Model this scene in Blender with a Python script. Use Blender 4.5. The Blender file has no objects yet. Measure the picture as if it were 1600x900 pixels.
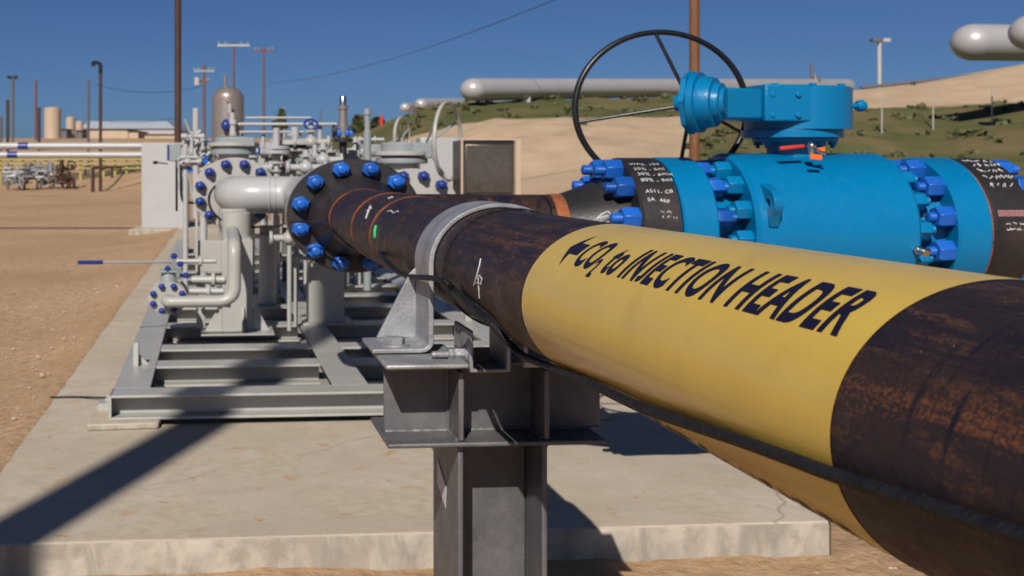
import bpy, bmesh, math, random
from mathutils import Vector, Matrix, noise
random.seed(7)
SC = bpy.context.scene
COL = SC.collection
R_ = math.radians
# ------------------------------------------------------------------ camera, world, sun, exposure
VZ = 1/1.185                      # every height squashed about camera level to match the sideways-stretched image
FX, CX, HY = 2000.0, 520.0, 256.4 # focal length, principal column and horizon row (1600 px wide frame)
cam = bpy.data.cameras.new('camera'); camo = bpy.data.objects.new('camera', cam); COL.objects.link(camo)
cam.sensor_width = 36; cam.lens = FX/1600*36
cam.shift_x = (800-CX)/1600; cam.shift_y = -(450-HY)/1600
cam.clip_start = 0.05; cam.clip_end = 6000
camo.location = (0, 0, 0); camo.rotation_euler = (R_(90), 0, 0)
cam.dof.use_dof = True; cam.dof.focus_distance = 1.6; cam.dof.aperture_fstop = 14
SC.camera = camo
SUNX = 0.245                       # shadows run away from the camera and a little to the right
SUN_EL = math.atan(0.90*VZ/math.hypot(1, SUNX))
w = bpy.data.worlds.new("World"); SC.world = w; w.use_nodes = True
nt = w.node_tree; bg = nt.nodes['Background']
sky = nt.nodes.new('ShaderNodeTexSky'); sky.sky_type = 'NISHITA'; sky.sun_disc = False
sky.sun_elevation = SUN_EL; sky.sun_rotation = math.pi+math.atan(SUNX)
sky.altitude = 300; sky.air_density = .55; sky.dust_density = .85; sky.ozone_density = 10
nt.links.new(sky.outputs[0], bg.inputs[0]); bg.inputs[1].default_value = 0.055
sl = bpy.data.lights.new('sun', 'SUN'); sl.energy = 5.0; sl.angle = R_(0.5); sl.color = (1, .95, .88)
so = bpy.data.objects.new('sun', sl); COL.objects.link(so)
so.rotation_euler = Vector((SUNX, 1, -0.90*VZ)).to_track_quat('-Z', 'Y').to_euler()
SC.view_settings.view_transform = 'Standard'; SC.view_settings.look = 'None'
SC.view_settings.exposure = -0.14; SC.view_settings.gamma = 1
SC.render.engine = 'CYCLES'
SC.cycles.max_bounces = 5; SC.cycles.diffuse_bounces = 1; SC.cycles.use_denoising = True

# ------------------------------------------------------------------ frames
KP = 1.185/FX
PSI = math.atan(0.0964); C_, S_ = math.cos(PSI), math.sin(PSI)
def W(s, t, z): return Vector((s*C_-t*S_, s*S_+t*C_, z))          # plant frame: s across, t along the pipe
def st(p): return (p.x*C_+p.y*S_, -p.x*S_+p.y*C_)
def P(px, py, Y): return Vector(((px-CX)/FX*Y, Y, -(py-HY)*KP*Y)) # metres, from image pixels at a chosen depth
def PG(px, py, z):
    Y = -z/(KP*(py-HY)); return P(px, py, Y)
Es, Et, Ez = W(1, 0, 0), W(0, 1, 0), Vector((0, 0, 1))
RP = 0.1365
ZPAD, ZG, ZSK = -1.26, -1.396, -1.11
def tY(Y): return 1.0046*Y-0.057
SP = 0.592
def zpipe(t): return -0.2363-0.0028*t
BASE = {}

# ------------------------------------------------------------------ mesh builder
class MB:
    def __init__(s): s.v = []; s.f = []
    def add(s, vs, fs):
        n = len(s.v); s.v += [Vector(v) for v in vs]; s.f += [tuple(i+n for i in f) for f in fs]; return s
    def box(s, s0, s1, t0, t1, z0, z1, F=W):
        vs = [F(a, b, c) for c in (z0, z1) for b in (t0, t1) for a in (s0, s1)]
        return s.add(vs, [(0, 2, 3, 1), (4, 5, 7, 6), (0, 1, 5, 4), (2, 6, 7, 3), (0, 4, 6, 2), (1, 3, 7, 5)])
    def prism(s, pts, F, w0, w1):
        n = len(pts)
        vs = [F(a, b, w0) for a, b in pts]+[F(a, b, w1) for a, b in pts]
        fs = [tuple(range(n-1, -1, -1)), tuple(range(n, 2*n))]+[(i, (i+1) % n, n+(i+1) % n, n+i) for i in range(n)]
        return s.add(vs, fs)
    def lathe(s, p0, ax, prof, n=32, a0=0, a1=2*math.pi):
        p0 = Vector(p0); ax = Vector(ax).normalized()
        u = ax.cross(Ez); u = Vector((1, 0, 0)) if u.length < 1e-3 else u.normalized(); v = u.cross(ax)*-1
        full = abs(a1-a0) > 6.28; m = n if full else n+1
        vs = []; fs = []; base = len(s.v)
        for a, r in prof:
            for i in range(m):
                th = a0+(a1-a0)*i/n
                vs.append(p0+ax*a+(u*math.cos(th)+v*math.sin(th))*r)
        for k in range(len(prof)-1):
            for i in range(n):
                j = (i+1) % m if full else i+1
                fs.append((k*m+i, k*m+j, (k+1)*m+j, (k+1)*m+i))
        if full:
            if prof[0][1] > 1e-5: fs.append(tuple(range(m-1, -1, -1)))
            if prof[-1][1] > 1e-5: fs.append(tuple((len(prof)-1)*m+i for i in range(m)))
        return s.add(vs, fs)
    def cyl(s, p0, p1, r0, r1=None, n=20):
        p0, p1 = Vector(p0), Vector(p1); d = p1-p0
        return s.lathe(p0, d, [(0, r0), (d.length, r0 if r1 is None else r1)], n)
    def tube(s, path, r, n=8, closed=False):
        path = [Vector(p) for p in path]; m = len(path); vs = []; fs = []
        prev = None
        for i, p in enumerate(path):
            a = path[(i-1) % m] if (i > 0 or closed) else p; b = path[(i+1) % m] if (i < m-1 or closed) else p
            d = (b-a).normalized()
            if prev is None:
                u = d.cross(Ez); u = Vector((1, 0, 0)) if u.length < 1e-3 else u.normalized()
            else:
                u = prev-d*prev.dot(d); u.normalize()
            prev = u; v = d.cross(u); rr = r(i/(m-1)) if callable(r) else r
            for k in range(n):
                th = 2*math.pi*k/n; vs.append(p+(u*math.cos(th)+v*math.sin(th))*rr)
        for i in range(m if closed else m-1):
            for k in range(n):
                a = i*n; b = ((i+1) % m)*n; l = (k+1) % n
                fs.append((a+k, a+l, b+l, b+k))
        if not closed: fs += [tuple(range(n-1, -1, -1)), tuple((m-1)*n+k for k in range(n))]
        return s.add(vs, fs)
    def ring(s, c, nrm, R, r, n=48, m=8, a0=0, a1=2*math.pi):
        nrm = Vector(nrm).normalized(); u = nrm.cross(Ez); u = Vector((1, 0, 0)) if u.length < 1e-3 else u.normalized(); v = nrm.cross(u)
        full = abs(a1-a0) > 6.28
        pts = [Vector(c)+(u*math.cos(a0+(a1-a0)*i/n)+v*math.sin(a0+(a1-a0)*i/n))*R for i in range(n if full else n+1)]
        return s.tube(pts, r, m, closed=full)
    def ball(s, c, r, n=14, sq=1.0):
        prof = [(-r*math.cos(math.pi*i/(n//2))*sq, max(1e-6, r*math.sin(math.pi*i/(n//2)))) for i in range(n//2+1)]
        return s.lathe(c, Ez, prof, n)
    def hexn(s, c, ax, ac, th, rot=0.0):
        ax = Vector(ax).normalized(); u = ax.cross(Ez); u = Vector((1, 0, 0)) if u.length < 1e-3 else u.normalized(); v = ax.cross(u)
        vs = []
        for a, k in ((0, .97), (th*.12, 1), (th*.86, 1), (th, .88)):
            for i in range(6):
                q = rot+math.pi*i/3; vs.append(Vector(c)+ax*a+(u*math.cos(q)+v*math.sin(q))*ac*k)
        fs = [(5, 4, 3, 2, 1, 0), (18, 19, 20, 21, 22, 23)]
        for k in range(3):
            for i in range(6): j = (i+1) % 6; fs.append((k*6+i, k*6+j, k*6+6+j, k*6+6+i))
        return s.add(vs, fs)
    def bolt(s, c, ax, ac, th, sr, sl, rot=0.0):
        s.hexn(c, ax, ac, th, rot); ax = Vector(ax).normalized(); c = Vector(c)
        L = sl+th*.1; n = 7
        return s.lathe(c+ax*(th*.9), ax, [(0, sr)]+[(L*(.08+.82*k/(2*n)), sr*(1 if k % 2 else .90)) for k in range(2*n)]+[(L*.93, sr*.95), (L, sr*.72)], 14)
    def low(s):
        x = sum(v.x for v in s.v)/len(s.v); y = sum(v.y for v in s.v)/len(s.v)
        return Vector((x, y, min(v.z for v in s.v)))

def arc3(c, u, v, r, a0, a1, n=10):
    return [Vector(c)+(Vector(u)*math.cos(a0+(a1-a0)*i/n)+Vector(v)*math.sin(a0+(a1-a0)*i/n))*r for i in range(n+1)]
def smooth3(pts, k=6):
    pts = [Vector(p) for p in pts]; out = []
    for i in range(len(pts)-1):
        p0, p1, p2, p3 = pts[max(i-1, 0)], pts[i], pts[i+1], pts[min(i+2, len(pts)-1)]
        for j in range(k):
            t = j/k; out.append(.5*((2*p1)+(p2-p0)*t+(2*p0-5*p1+4*p2-p3)*t*t+(3*p1-p0-3*p2+p3)*t**3))
    out.append(pts[-1]); return out
def bend(pts, r, n=8):
    """round the corners of a polyline"""
    pts = [Vector(p) for p in pts]; out = [pts[0]]
    for i in range(1, len(pts)-1):
        a, b, c = pts[i-1], pts[i], pts[i+1]; d0 = (a-b).normalized(); d1 = (c-b).normalized()
        k = min(r, (a-b).length*.49, (c-b).length*.49)
        for j in range(n+1):
            q = j/n; out.append((b+d0*k)*(1-q)**2+b*2*q*(1-q)+(b+d1*k)*q*q)
    out.append(pts[-1]); return out

def mkmesh(name, mb, loc, rot, mat, smooth=True, ang=35):
    me = bpy.data.meshes.new(name); c, sn = math.cos(-rot), math.sin(-rot)
    vs = []
    for v in mb.v:
        d = v-loc; vs.append((d.x*c-d.y*sn, d.x*sn+d.y*c, d.z*VZ))
    me.from_pydata(vs, [], mb.f); me.validate()
    bm = bmesh.new(); bm.from_mesh(me); bmesh.ops.recalc_face_normals(bm, faces=bm.faces); bm.to_mesh(me); bm.free()
    if smooth:
        me.shade_smooth(); me.set_sharp_from_angle(angle=R_(ang))
    if mat: me.materials.append(mat)
    return me
def addbevel(o, wd):
    if wd:
        m = o.modifiers.new('bevel', 'BEVEL'); m.width = wd; m.segments = 2; m.limit_method = 'ANGLE'; m.angle_limit = R_(40)
def tagp(o, label=None, cat=None, group=None, kind=None):
    if label: o['label'] = label
    if cat: o['category'] = cat
    if group: o['group'] = group
    if kind: o['kind'] = kind
def thing(name, label, cat, loc, group=None, rot=0.0):
    o = bpy.data.objects.new(name, None); COL.objects.link(o); o.empty_display_size = .1
    loc = Vector(loc); o.location = (loc.x, loc.y, loc.z*VZ); o.rotation_euler = (0, 0, rot)
    BASE[o] = (loc, rot); tagp(o, label, cat, group); return o
SPLIT = {'gusset', 'bonnet_nut', 'cover_bolt', 'insulator', 'tube_fitting', 'blue_fitting', 'stanchion', 'hose', 'manifold_leg', 'wheel_spoke', 'stud_nut', 'rail_bar', 'base_bolt'}
def islands(mb):
    par = list(range(len(mb.v)))
    def find(a):
        while par[a] != a: par[a] = par[par[a]]; a = par[a]
        return a
    for f in mb.f:
        for k in f[1:]: par[find(k)] = find(f[0])
    g = {}
    for f in mb.f: g.setdefault(find(f[0]), []).append(f)
    out = []
    for fs in g.values():
        idx = {}; m = MB()
        for f in fs:
            for k in f:
                if k not in idx: idx[k] = len(idx); m.v.append(mb.v[k])
            m.f.append(tuple(idx[k] for k in f))
        out.append(m)
    return out
def part(name, mb, mat, parent, bevel=0, label=None, smooth=True, ang=35):
    if name in SPLIT and mb.v:
        isl = islands(mb)
        if 1 < len(isl) < 60:
            o = None
            for m in isl: o = part_one(name, m, mat, parent, bevel, label, smooth, ang)
            return o
    return part_one(name, mb, mat, parent, bevel, label, smooth, ang)
def part_one(name, mb, mat, parent, bevel=0, label=None, smooth=True, ang=35):
    loc, rot = BASE[parent]
    o = bpy.data.objects.new(name, mkmesh(name, mb, loc, rot, mat, smooth, ang)); COL.objects.link(o)
    o.parent = parent; BASE[o] = (loc, rot); addbevel(o, bevel)
    if label: o['label'] = label
    return o
def single(name, mb, mat, label=None, cat=None, group=None, kind=None, bevel=0, loc=None, rot=0.0, smooth=True):
    loc = Vector(loc) if loc is not None else mb.low()
    o = bpy.data.objects.new(name, mkmesh(name, mb, loc, rot, mat, smooth)); COL.objects.link(o)
    o.location = (loc.x, loc.y, loc.z*VZ); o.rotation_euler = (0, 0, rot); BASE[o] = (loc, rot)
    addbevel(o, bevel); tagp(o, label, cat, group, kind); return o

# ------------------------------------------------------------------ materials
def mat(name, col, rough=.5, metal=0.0, var=0.12, vscale=8, bump=0.0, bscale=60, col2=None, c2t=.6, c2w=.08, c2scale=5, coat=0, stretch=None, spec=.5):
    m = bpy.data.materials.new(name); m.use_nodes = True; n = m.node_tree.nodes; L = m.node_tree.links
    b = n['Principled BSDF']; b.inputs['Roughness'].default_value = rough; b.inputs['Metallic'].default_value = metal
    b.inputs['Specular IOR Level'].default_value = spec
    if coat: b.inputs['Coat Weight'].default_value = coat; b.inputs['Coat Roughness'].default_value = .08
    tc = n.new('ShaderNodeTexCoord'); mp = n.new('ShaderNodeMapping'); L.new(tc.outputs['Object'], mp.inputs[0])
    if stretch: mp.inputs['Scale'].default_value = stretch
    t = n.new('ShaderNodeTexNoise'); t.inputs['Scale'].default_value = vscale; t.inputs['Detail'].default_value = 8; t.inputs['Roughness'].default_value = .6
    L.new(mp.outputs[0], t.inputs['Vector'])
    r = n.new('ShaderNodeValToRGB'); L.new(t.outputs['Fac'], r.inputs[0])
    c = Vector(col)
    r.color_ramp.elements[0].position = .3; r.color_ramp.elements[0].color = (*(c*(1-var)), 1)
    r.color_ramp.elements[1].position = .7; r.color_ramp.elements[1].color = (*(c*(1+var)), 1)
    out = r.outputs[0]
    if col2:
        t2 = n.new('ShaderNodeTexNoise'); t2.inputs['Scale'].default_value = c2scale; t2.inputs['Detail'].default_value = 10; t2.inputs['Roughness'].default_value = .68
        L.new(mp.outputs[0], t2.inputs['Vector'])
        r2 = n.new('ShaderNodeMapRange'); r2.inputs[1].default_value = c2t-c2w; r2.inputs[2].default_value = c2t+c2w; L.new(t2.outputs['Fac'], r2.inputs[0])
        mx = n.new('ShaderNodeMix'); mx.data_type = 'RGBA'; L.new(r2.outputs[0], mx.inputs[0]); L.new(out, mx.inputs[6]); mx.inputs[7].default_value = (*col2, 1)
        out = mx.outputs[2]
    L.new(out, b.inputs['Base Color'])
    t3 = n.new('ShaderNodeTexNoise'); t3.inputs['Scale'].default_value = bscale; t3.inputs['Detail'].default_value = 6; L.new(mp.outputs[0], t3.inputs['Vector'])
    rr = n.new('ShaderNodeMapRange'); rr.inputs[3].default_value = max(0, rough-.1); rr.inputs[4].default_value = min(1, rough+.12)
    L.new(t3.outputs['Fac'], rr.inputs[0]); L.new(rr.outputs[0], b.inputs['Roughness'])
    if bump:
        bp = n.new('ShaderNodeBump'); bp.inputs['Strength'].default_value = bump; bp.inputs['Distance'].default_value = .01
        L.new(t3.outputs['Fac'], bp.inputs['Height']); L.new(bp.outputs[0], b.inputs['Normal'])
    return m
M = {}
def vary(m, lo=.8, hi=1.2):
    n = m.node_tree.nodes; L = m.node_tree.links; b = n['Principled BSDF']; src = b.inputs['Base Color'].links[0].from_socket
    oi = n.new('ShaderNodeObjectInfo'); r = n.new('ShaderNodeMapRange'); r.inputs[3].default_value = lo; r.inputs[4].default_value = hi; L.new(oi.outputs['Random'], r.inputs[0])
    h = n.new('ShaderNodeHueSaturation'); L.new(r.outputs[0], h.inputs['Value']); L.new(src, h.inputs['Color']); L.new(h.outputs[0], b.inputs['Base Color'])
    return m
M['grey'] = mat('grey_paint', (.40, .385, .35), .38, var=.08, vscale=4, col2=(.25, .22, .18), c2t=.66, c2w=.06, c2scale=6)
M['grey2'] = mat('cool_grey_paint', (.27, .295, .295), .4, var=.07, vscale=5)
M['white'] = mat('white_paint', (.42, .41, .405), .35, var=.05, vscale=3)
M['cream'] = mat('cream_steel', (.50, .37, .26), .6, var=.08, vscale=.4)
M['galv'] = mat('galvanised_steel', (.32, .32, .335), .48, metal=.35, var=.25, vscale=14, bump=.15, bscale=150, col2=(.22, .21, .21), c2t=.58, c2w=.12, c2scale=20)
M['steel'] = mat('bare_steel', (.125, .118, .122), .5, metal=.25, var=.25, vscale=10, bump=.1, bscale=160, col2=(.19, .175, .165), c2t=.6, c2w=.12, c2scale=9)
M['chrome'] = mat('stainless_steel', (.6, .57, .52), .22, metal=1, var=.05)
M['tank'] = mat('silver_tank_paint', (.46, .435, .43), .36, metal=.2, var=.06, vscale=.5)
M['vessel'] = mat('weathered_vessel', (.30, .25, .225), .35, metal=.45, var=.12, vscale=2)
M['cyan'] = mat('cyan_paint', (.0, .165, .37), .34, var=.06, vscale=3, coat=.1, bump=.10, bscale=110, spec=.35, col2=(.004, .175, .37), c2t=.62, c2w=.12, c2scale=30)
M['royal'] = mat('royal_blue_coating', (.010, .10, .43), .32, var=.12, vscale=30, bump=.06, bscale=120)
M['royal'] = vary(M['royal'], .75, 1.25)
M['navy'] = mat('deep_blue_coating', (.012, .035, .22), .35, var=.1, vscale=30)
M['blackfl'] = mat('black_forged_flange', (.022, .019, .019), .45, var=.3, vscale=9, bump=.1, bscale=120, col2=(.06, .035, .025), c2t=.62, c2w=.1, c2scale=7)
M['rustring'] = mat('rusty_weld', (.30, .085, .025), .7, var=.35, vscale=30, bump=.4, bscale=120, col2=(.05, .03, .03), c2t=.58, c2w=.08, c2scale=16)
M['darkbox'] = mat('dark_cabinet_steel', (.24, .20, .155), .33, metal=.9, var=.3, vscale=3)
M['black'] = mat('black_paint', (.010, .010, .011), .35, var=.2)
M['rubber'] = mat('black_rubber', (.012, .012, .015), .55, var=.5, vscale=60, bump=.5, bscale=160, spec=.25)
M['brown'] = mat('rusty_brown_steel', (.055, .024, .014), .65, var=.3, vscale=6, bump=.2, bscale=60, stretch=(1, 1, .3))
M['rust2'] = mat('orange_brown_steel', (.17, .070, .025), .65, var=.3, vscale=9, bump=.2, bscale=60, stretch=(1, 1, .3))
M['wood'] = mat('pole_timber', (.15, .075, .065), .8, var=.2, vscale=3)
M['red'] = mat('red_lever', (.60, .035, .015), .45)
M['orange'] = mat('orange_tag', (.85, .16, .02), .5)
M['chalk'] = mat('chalk_marks', (.62, .61, .60), .8)
M['paper'] = mat('paper_tag', (.66, .64, .66), .7)
M['green'] = mat('green_crayon', (.03, .45, .14), .7)
M['pink'] = mat('pink_marker', (.62, .30, .30), .7)
M['yellow'] = mat('yellow_rail', (.36, .30, .09), .6)
M['ink'] = mat('label_ink', (.010, .006, .022), .4, var=.05)
M['roof'] = mat('white_roof', (.30, .34, .40), .5)
M['foliage'] = mat('foliage', (.095, .10, .04), .8, var=.5, vscale=2)

def pipe_mat():
    m = bpy.data.materials.new('mill_scale_pipe'); m.use_nodes = True; n = m.node_tree.nodes; L = m.node_tree.links; b = n['Principled BSDF']
    tc = n.new('ShaderNodeTexCoord')
    def noise(scale, st, detail=9, rough=.65, dist=0):
        mp = n.new('ShaderNodeMapping'); mp.inputs['Scale'].default_value = st; L.new(tc.outputs['Object'], mp.inputs[0])
        t = n.new('ShaderNodeTexNoise'); t.inputs['Scale'].default_value = scale; t.inputs['Detail'].default_value = detail; t.inputs['Roughness'].default_value = rough; t.inputs['Distortion'].default_value = dist
        L.new(mp.outputs[0], t.inputs['Vector']); return t.outputs['Fac']
    def ramp(f, a, bb):
        r = n.new('ShaderNodeMapRange'); r.inputs[1].default_value = a; r.inputs[2].default_value = bb; L.new(f, r.inputs[0]); return r.outputs[0]
    def mix(f, c1, c2):
        x = n.new('ShaderNodeMix'); x.data_type = 'RGBA'; L.new(f, x.inputs[0])
        for k, c in ((6, c1), (7, c2)):
            if isinstance(c, tuple): x.inputs[k].default_value = (*c, 1)
            else: L.new(c, x.inputs[k])
        return x.outputs[2]
    fine = noise(330, (1, .7, 1), detail=3)
    def brk(f, amt):
        a = n.new('ShaderNodeMath'); a.operation = 'MULTIPLY_ADD'; a.inputs[1].default_value = amt; a.inputs[2].default_value = -.5*amt; L.new(fine, a.inputs[0])
        d = n.new('ShaderNodeMath'); d.operation = 'ADD'; L.new(f, d.inputs[0]); L.new(a.outputs[0], d.inputs[1]); return d.outputs[0]
    c = mix(ramp(brk(noise(9, (1, .25, 1), detail=5), .3), .38, .62), (.013, .010, .020), (.040, .021, .014))
    c = mix(ramp(brk(noise(60, (1, .22, 1), detail=8, rough=.75), .32), .52, .64), c, (.085, .040, .021))
    c = mix(ramp(brk(noise(48, (1, .04, 1), detail=6), .25), .56, .60), c, (.020, .013, .014))
    c = mix(ramp(brk(noise(15, (1, .03, 1), detail=8, rough=.65), .28), .62, .69), c, (.17, .060, .023))
    c = mix(ramp(brk(noise(42, (1, .3, 1), detail=8, rough=.7), .35), .64, .70), c, (.15, .060, .026))
    c = mix(ramp(brk(noise(28, (.22, 2.4, .22), detail=6, rough=.65), .4), .60, .66), c, (.010, .008, .014))
    c = mix(ramp(noise(75, (1, .012, 1), detail=3), .72, .735), c, (.12, .085, .065))
    c = mix(ramp(noise(210, (1, .8, 1), detail=3), .71, .77), c, (.32, .24, .17))
    L.new(c, b.inputs['Base Color'])
    r = n.new('ShaderNodeMapRange'); r.inputs[1].default_value = .3; r.inputs[2].default_value = .7; r.inputs[3].default_value = .38; r.inputs[4].default_value = .68; b.inputs['Specular IOR Level'].default_value = .35
    L.new(noise(22, (1, .5, 1)), r.inputs[0]); L.new(r.outputs[0], b.inputs['Roughness'])
    bp = n.new('ShaderNodeBump'); bp.inputs['Strength'].default_value = .5; bp.inputs['Distance'].default_value = .003
    L.new(noise(90, (1, .6, 1), rough=.7), bp.inputs['Height']); L.new(bp.outputs[0], b.inputs['Normal'])
    return m
M['pipe'] = pipe_mat()

def label_mat():
    m = mat('yellow_vinyl', (.655, .440, .078), .31, var=.05, vscale=6, bump=0, coat=.15, col2=(.56, .35, .06), c2t=.66, c2w=.1, c2scale=7)
    n = m.node_tree.nodes; L = m.node_tree.links; b = n['Principled BSDF']
    tc = n.new('ShaderNodeTexCoord'); mp = n.new('ShaderNodeMapping'); mp.inputs['Scale'].default_value = (1, .16, 1); L.new(tc.outputs['Object'], mp.inputs[0])
    t = n.new('ShaderNodeTexNoise'); t.inputs['Scale'].default_value = 16; t.inputs['Detail'].default_value = 5; L.new(mp.outputs[0], t.inputs['Vector'])
    bp = n.new('ShaderNodeBump'); bp.inputs['Strength'].default_value = .30; bp.inputs['Distance'].default_value = .006
    L.new(t.outputs['Fac'], bp.inputs['Height']); L.new(bp.outputs[0], b.inputs['Normal'])
    return m
M['vinyl'] = label_mat()

def concrete():
    m = bpy.data.materials.new('concrete'); m.use_nodes = True; n = m.node_tree.nodes; L = m.node_tree.links; b = n['Principled BSDF']
    tc = n.new('ShaderNodeTexCoord')
    def noise(scale, detail=8, rough=.6, dist=0, s=(1, 1, 1)):
        mp = n.new('ShaderNodeMapping'); mp.inputs['Scale'].default_value = s; L.new(tc.outputs['Object'], mp.inputs[0])
        t = n.new('ShaderNodeTexNoise'); t.inputs['Scale'].default_value = scale; t.inputs['Detail'].default_value = detail; t.inputs['Roughness'].default_value = rough; t.inputs['Distortion'].default_value = dist
        L.new(mp.outputs[0], t.inputs['Vector']); return t.outputs['Fac']
    def ramp(f, a, bb):
        r = n.new('ShaderNodeMapRange'); r.inputs[1].default_value = a; r.inputs[2].default_value = bb; L.new(f, r.inputs[0]); return r.outputs[0]
    def mix(f, c1, c2):
        x = n.new('ShaderNodeMix'); x.data_type = 'RGBA'; L.new(f, x.inputs[0])
        for k, c in ((6, c1), (7, c2)):
            if isinstance(c, tuple): x.inputs[k].default_value = (*c, 1)
            else: L.new(c, x.inputs[k])
        return x.outputs[2]
    c = mix(ramp(noise(1.3), .35, .65), (.47, .385, .29), (.58, .49, .385))
    c = mix(ramp(noise(5, dist=.8), .42, .75), c, (.45, .37, .275))
    c = mix(ramp(noise(2.6, dist=.4), .62, .72), c, (.50, .35, .20))
    c = mix(ramp(noise(8.5, dist=.5, detail=4), .61, .70), c, (.48, .29, .14))
    c = mix(ramp(noise(90), .60, .72), c, (.30, .27, .23))
    vo = n.new('ShaderNodeTexVoronoi'); vo.feature = 'DISTANCE_TO_EDGE'; vo.inputs['Scale'].default_value = .55
    mpv = n.new('ShaderNodeMapping'); L.new(tc.outputs['Object'], mpv.inputs[0]); av = n.new('ShaderNodeMix'); av.data_type = 'VECTOR'; av.inputs[0].default_value = .12
    tn = n.new('ShaderNodeTexNoise'); tn.inputs['Scale'].default_value = 3; tn.inputs['Detail'].default_value = 8; L.new(mpv.outputs[0], tn.inputs['Vector'])
    L.new(mpv.outputs[0], av.inputs[4]); L.new(tn.outputs['Color'], av.inputs[5]); L.new(av.outputs[1], vo.inputs['Vector'])
    c = mix(ramp(vo.outputs['Distance'], .0022, .0), c, (.33, .28, .22))
    c = mix(ramp(noise(3.2, detail=3), .52, .60), c, mix(ramp(noise(24), .45, .6), (.53, .44, .33), (.47, .39, .29)))
    # formed side face: darker cement streaks by the local height of the slab
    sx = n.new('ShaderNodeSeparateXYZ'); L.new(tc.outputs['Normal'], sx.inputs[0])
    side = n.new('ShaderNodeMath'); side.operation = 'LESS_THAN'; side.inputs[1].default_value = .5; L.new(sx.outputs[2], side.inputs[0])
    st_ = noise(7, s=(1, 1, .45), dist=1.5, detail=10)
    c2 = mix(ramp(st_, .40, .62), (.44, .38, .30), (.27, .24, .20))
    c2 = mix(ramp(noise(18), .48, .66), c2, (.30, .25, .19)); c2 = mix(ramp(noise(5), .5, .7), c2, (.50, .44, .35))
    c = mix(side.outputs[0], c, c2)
    L.new(c, b.inputs['Base Color']); b.inputs['Roughness'].default_value = .85
    bp = n.new('ShaderNodeBump'); bp.inputs['Strength'].default_value = .3; bp.inputs['Distance'].default_value = .008
    L.new(noise(40), bp.inputs['Height']); L.new(bp.outputs[0], b.inputs['Normal'])
    return m
M['concrete'] = concrete()

def sandmat():
    m = bpy.data.materials.new('sandy_ground'); m.use_nodes = True; n = m.node_tree.nodes; L = m.node_tree.links; b = n['Principled BSDF']
    tc = n.new('ShaderNodeTexCoord')
    def noise(scale, detail=8, rough=.6, dist=0):
        t = n.new('ShaderNodeTexNoise'); t.inputs['Scale'].default_value = scale; t.inputs['Detail'].default_value = detail; t.inputs['Roughness'].default_value = rough; t.inputs['Distortion'].default_value = dist
        L.new(tc.outputs['Object'], t.inputs['Vector']); return t.outputs['Fac']
    def ramp(f, a, bb):
        r = n.new('ShaderNodeMapRange'); r.inputs[1].default_value = a; r.inputs[2].default_value = bb; L.new(f, r.inputs[0]); return r.outputs[0]
    def mix(f, c1, c2):
        x = n.new('ShaderNodeMix'); x.data_type = 'RGBA'; L.new(f, x.inputs[0])
        for k, c in ((6, c1), (7, c2)):
            if isinstance(c, tuple): x.inputs[k].default_value = (*c, 1)
            else: L.new(c, x.inputs[k])
        return x.outputs[2]
    c = mix(ramp(noise(.35), .35, .65), (.44, .275, .15), (.56, .365, .22))
    c = mix(ramp(noise(14), .45, .7), c, (.36, .22, .12))
    c = mix(ramp(noise(45), .62, .72), c, (.58, .46, .34))
    hill = mix(ramp(noise(.6, dist=.5), .35, .7), (.55, .40, .265), (.43, .31, .195))
    at2 = n.new('ShaderNodeAttribute'); at2.attribute_name = 'hill'
    c = mix(at2.outputs['Fac'], c, hill)
    at = n.new('ShaderNodeAttribute'); at.attribute_name = 'grass'
    ad = n.new('ShaderNodeMath'); ad.operation = 'ADD'; L.new(at.outputs['Fac'], ad.inputs[0]); 
    nn = n.new('ShaderNodeMath'); nn.operation = 'MULTIPLY_ADD'; nn.inputs[1].default_value = 1.0; nn.inputs[2].default_value = -.46; L.new(noise(.45, rough=.7), nn.inputs[0])
    L.new(nn.outputs[0], ad.inputs[1])
    g = mix(ramp(noise(.28, dist=.3), .40, .62), (.085, .098, .034), (.17, .13, .06))
    c = mix(ramp(ad.outputs[0], .40, .60), c, g)
    L.new(c, b.inputs['Base Color']); b.inputs['Roughness'].default_value = .95; b.inputs['Specular IOR Level'].default_value = .15
    bp = n.new('ShaderNodeBump'); bp.inputs['Strength'].default_value = .7; bp.inputs['Distance'].default_value = .03
    L.new(noise(22), bp.inputs['Height']); L.new(bp.outputs[0], b.inputs['Normal'])
    return m
M['sand'] = sandmat()

# ------------------------------------------------------------------ ground
def interp(x, xs, ys):
    if x <= xs[0]: return ys[0]
    for i in range(len(xs)-1):
        if x <= xs[i+1]:
            q = (x-xs[i])/(xs[i+1]-xs[i]); return ys[i]+(ys[i+1]-ys[i])*q
    return ys[-1]
def sm(a, b, x):
    q = min(1, max(0, (x-a)/(b-a))); return q*q*(3-2*q)
HX = [-30, -14, -8, -5, -1.5, 1.5, 4.5, 7.5, 18, 30.7, 36, 40.5, 60]
HZ = [-1.1, -.7, 1.0, 1.6, 1.5, 1.9, 3.35, 4.4, 4.55, 5.1, 5.7, 6.5, 10]
def gz(x, y):
    crest = interp(x, HX, HZ)
    foot = 24 if x > 8 else 24+(8-x)*1.6
    foot = min(foot, 58)
    q = min(1, max(0, (y-foot)/(75-foot)))
    rampv = q**1.15 if x > 0 else q*q*(3-2*q)
    z = ZG+(crest-ZG)*rampv
    if y > 75: z = crest
    far = ZG+(3.5-ZG)*sm(62, 150, y)
    z = max(z, far) if x < 2 else max(z, min(z, far))
    if q > .02 and y < 90:
        a = min(1, q*4)*min(1, max(0, (x+2)/8))
        z += a*(noise.noise(Vector((x*.16, y*.16, 0)))*.7+noise.noise(Vector((x*.5, y*.5, 3)))*.30+noise.noise(Vector((x*1.3, y*1.3, 5)))*.10)
    return z
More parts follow.
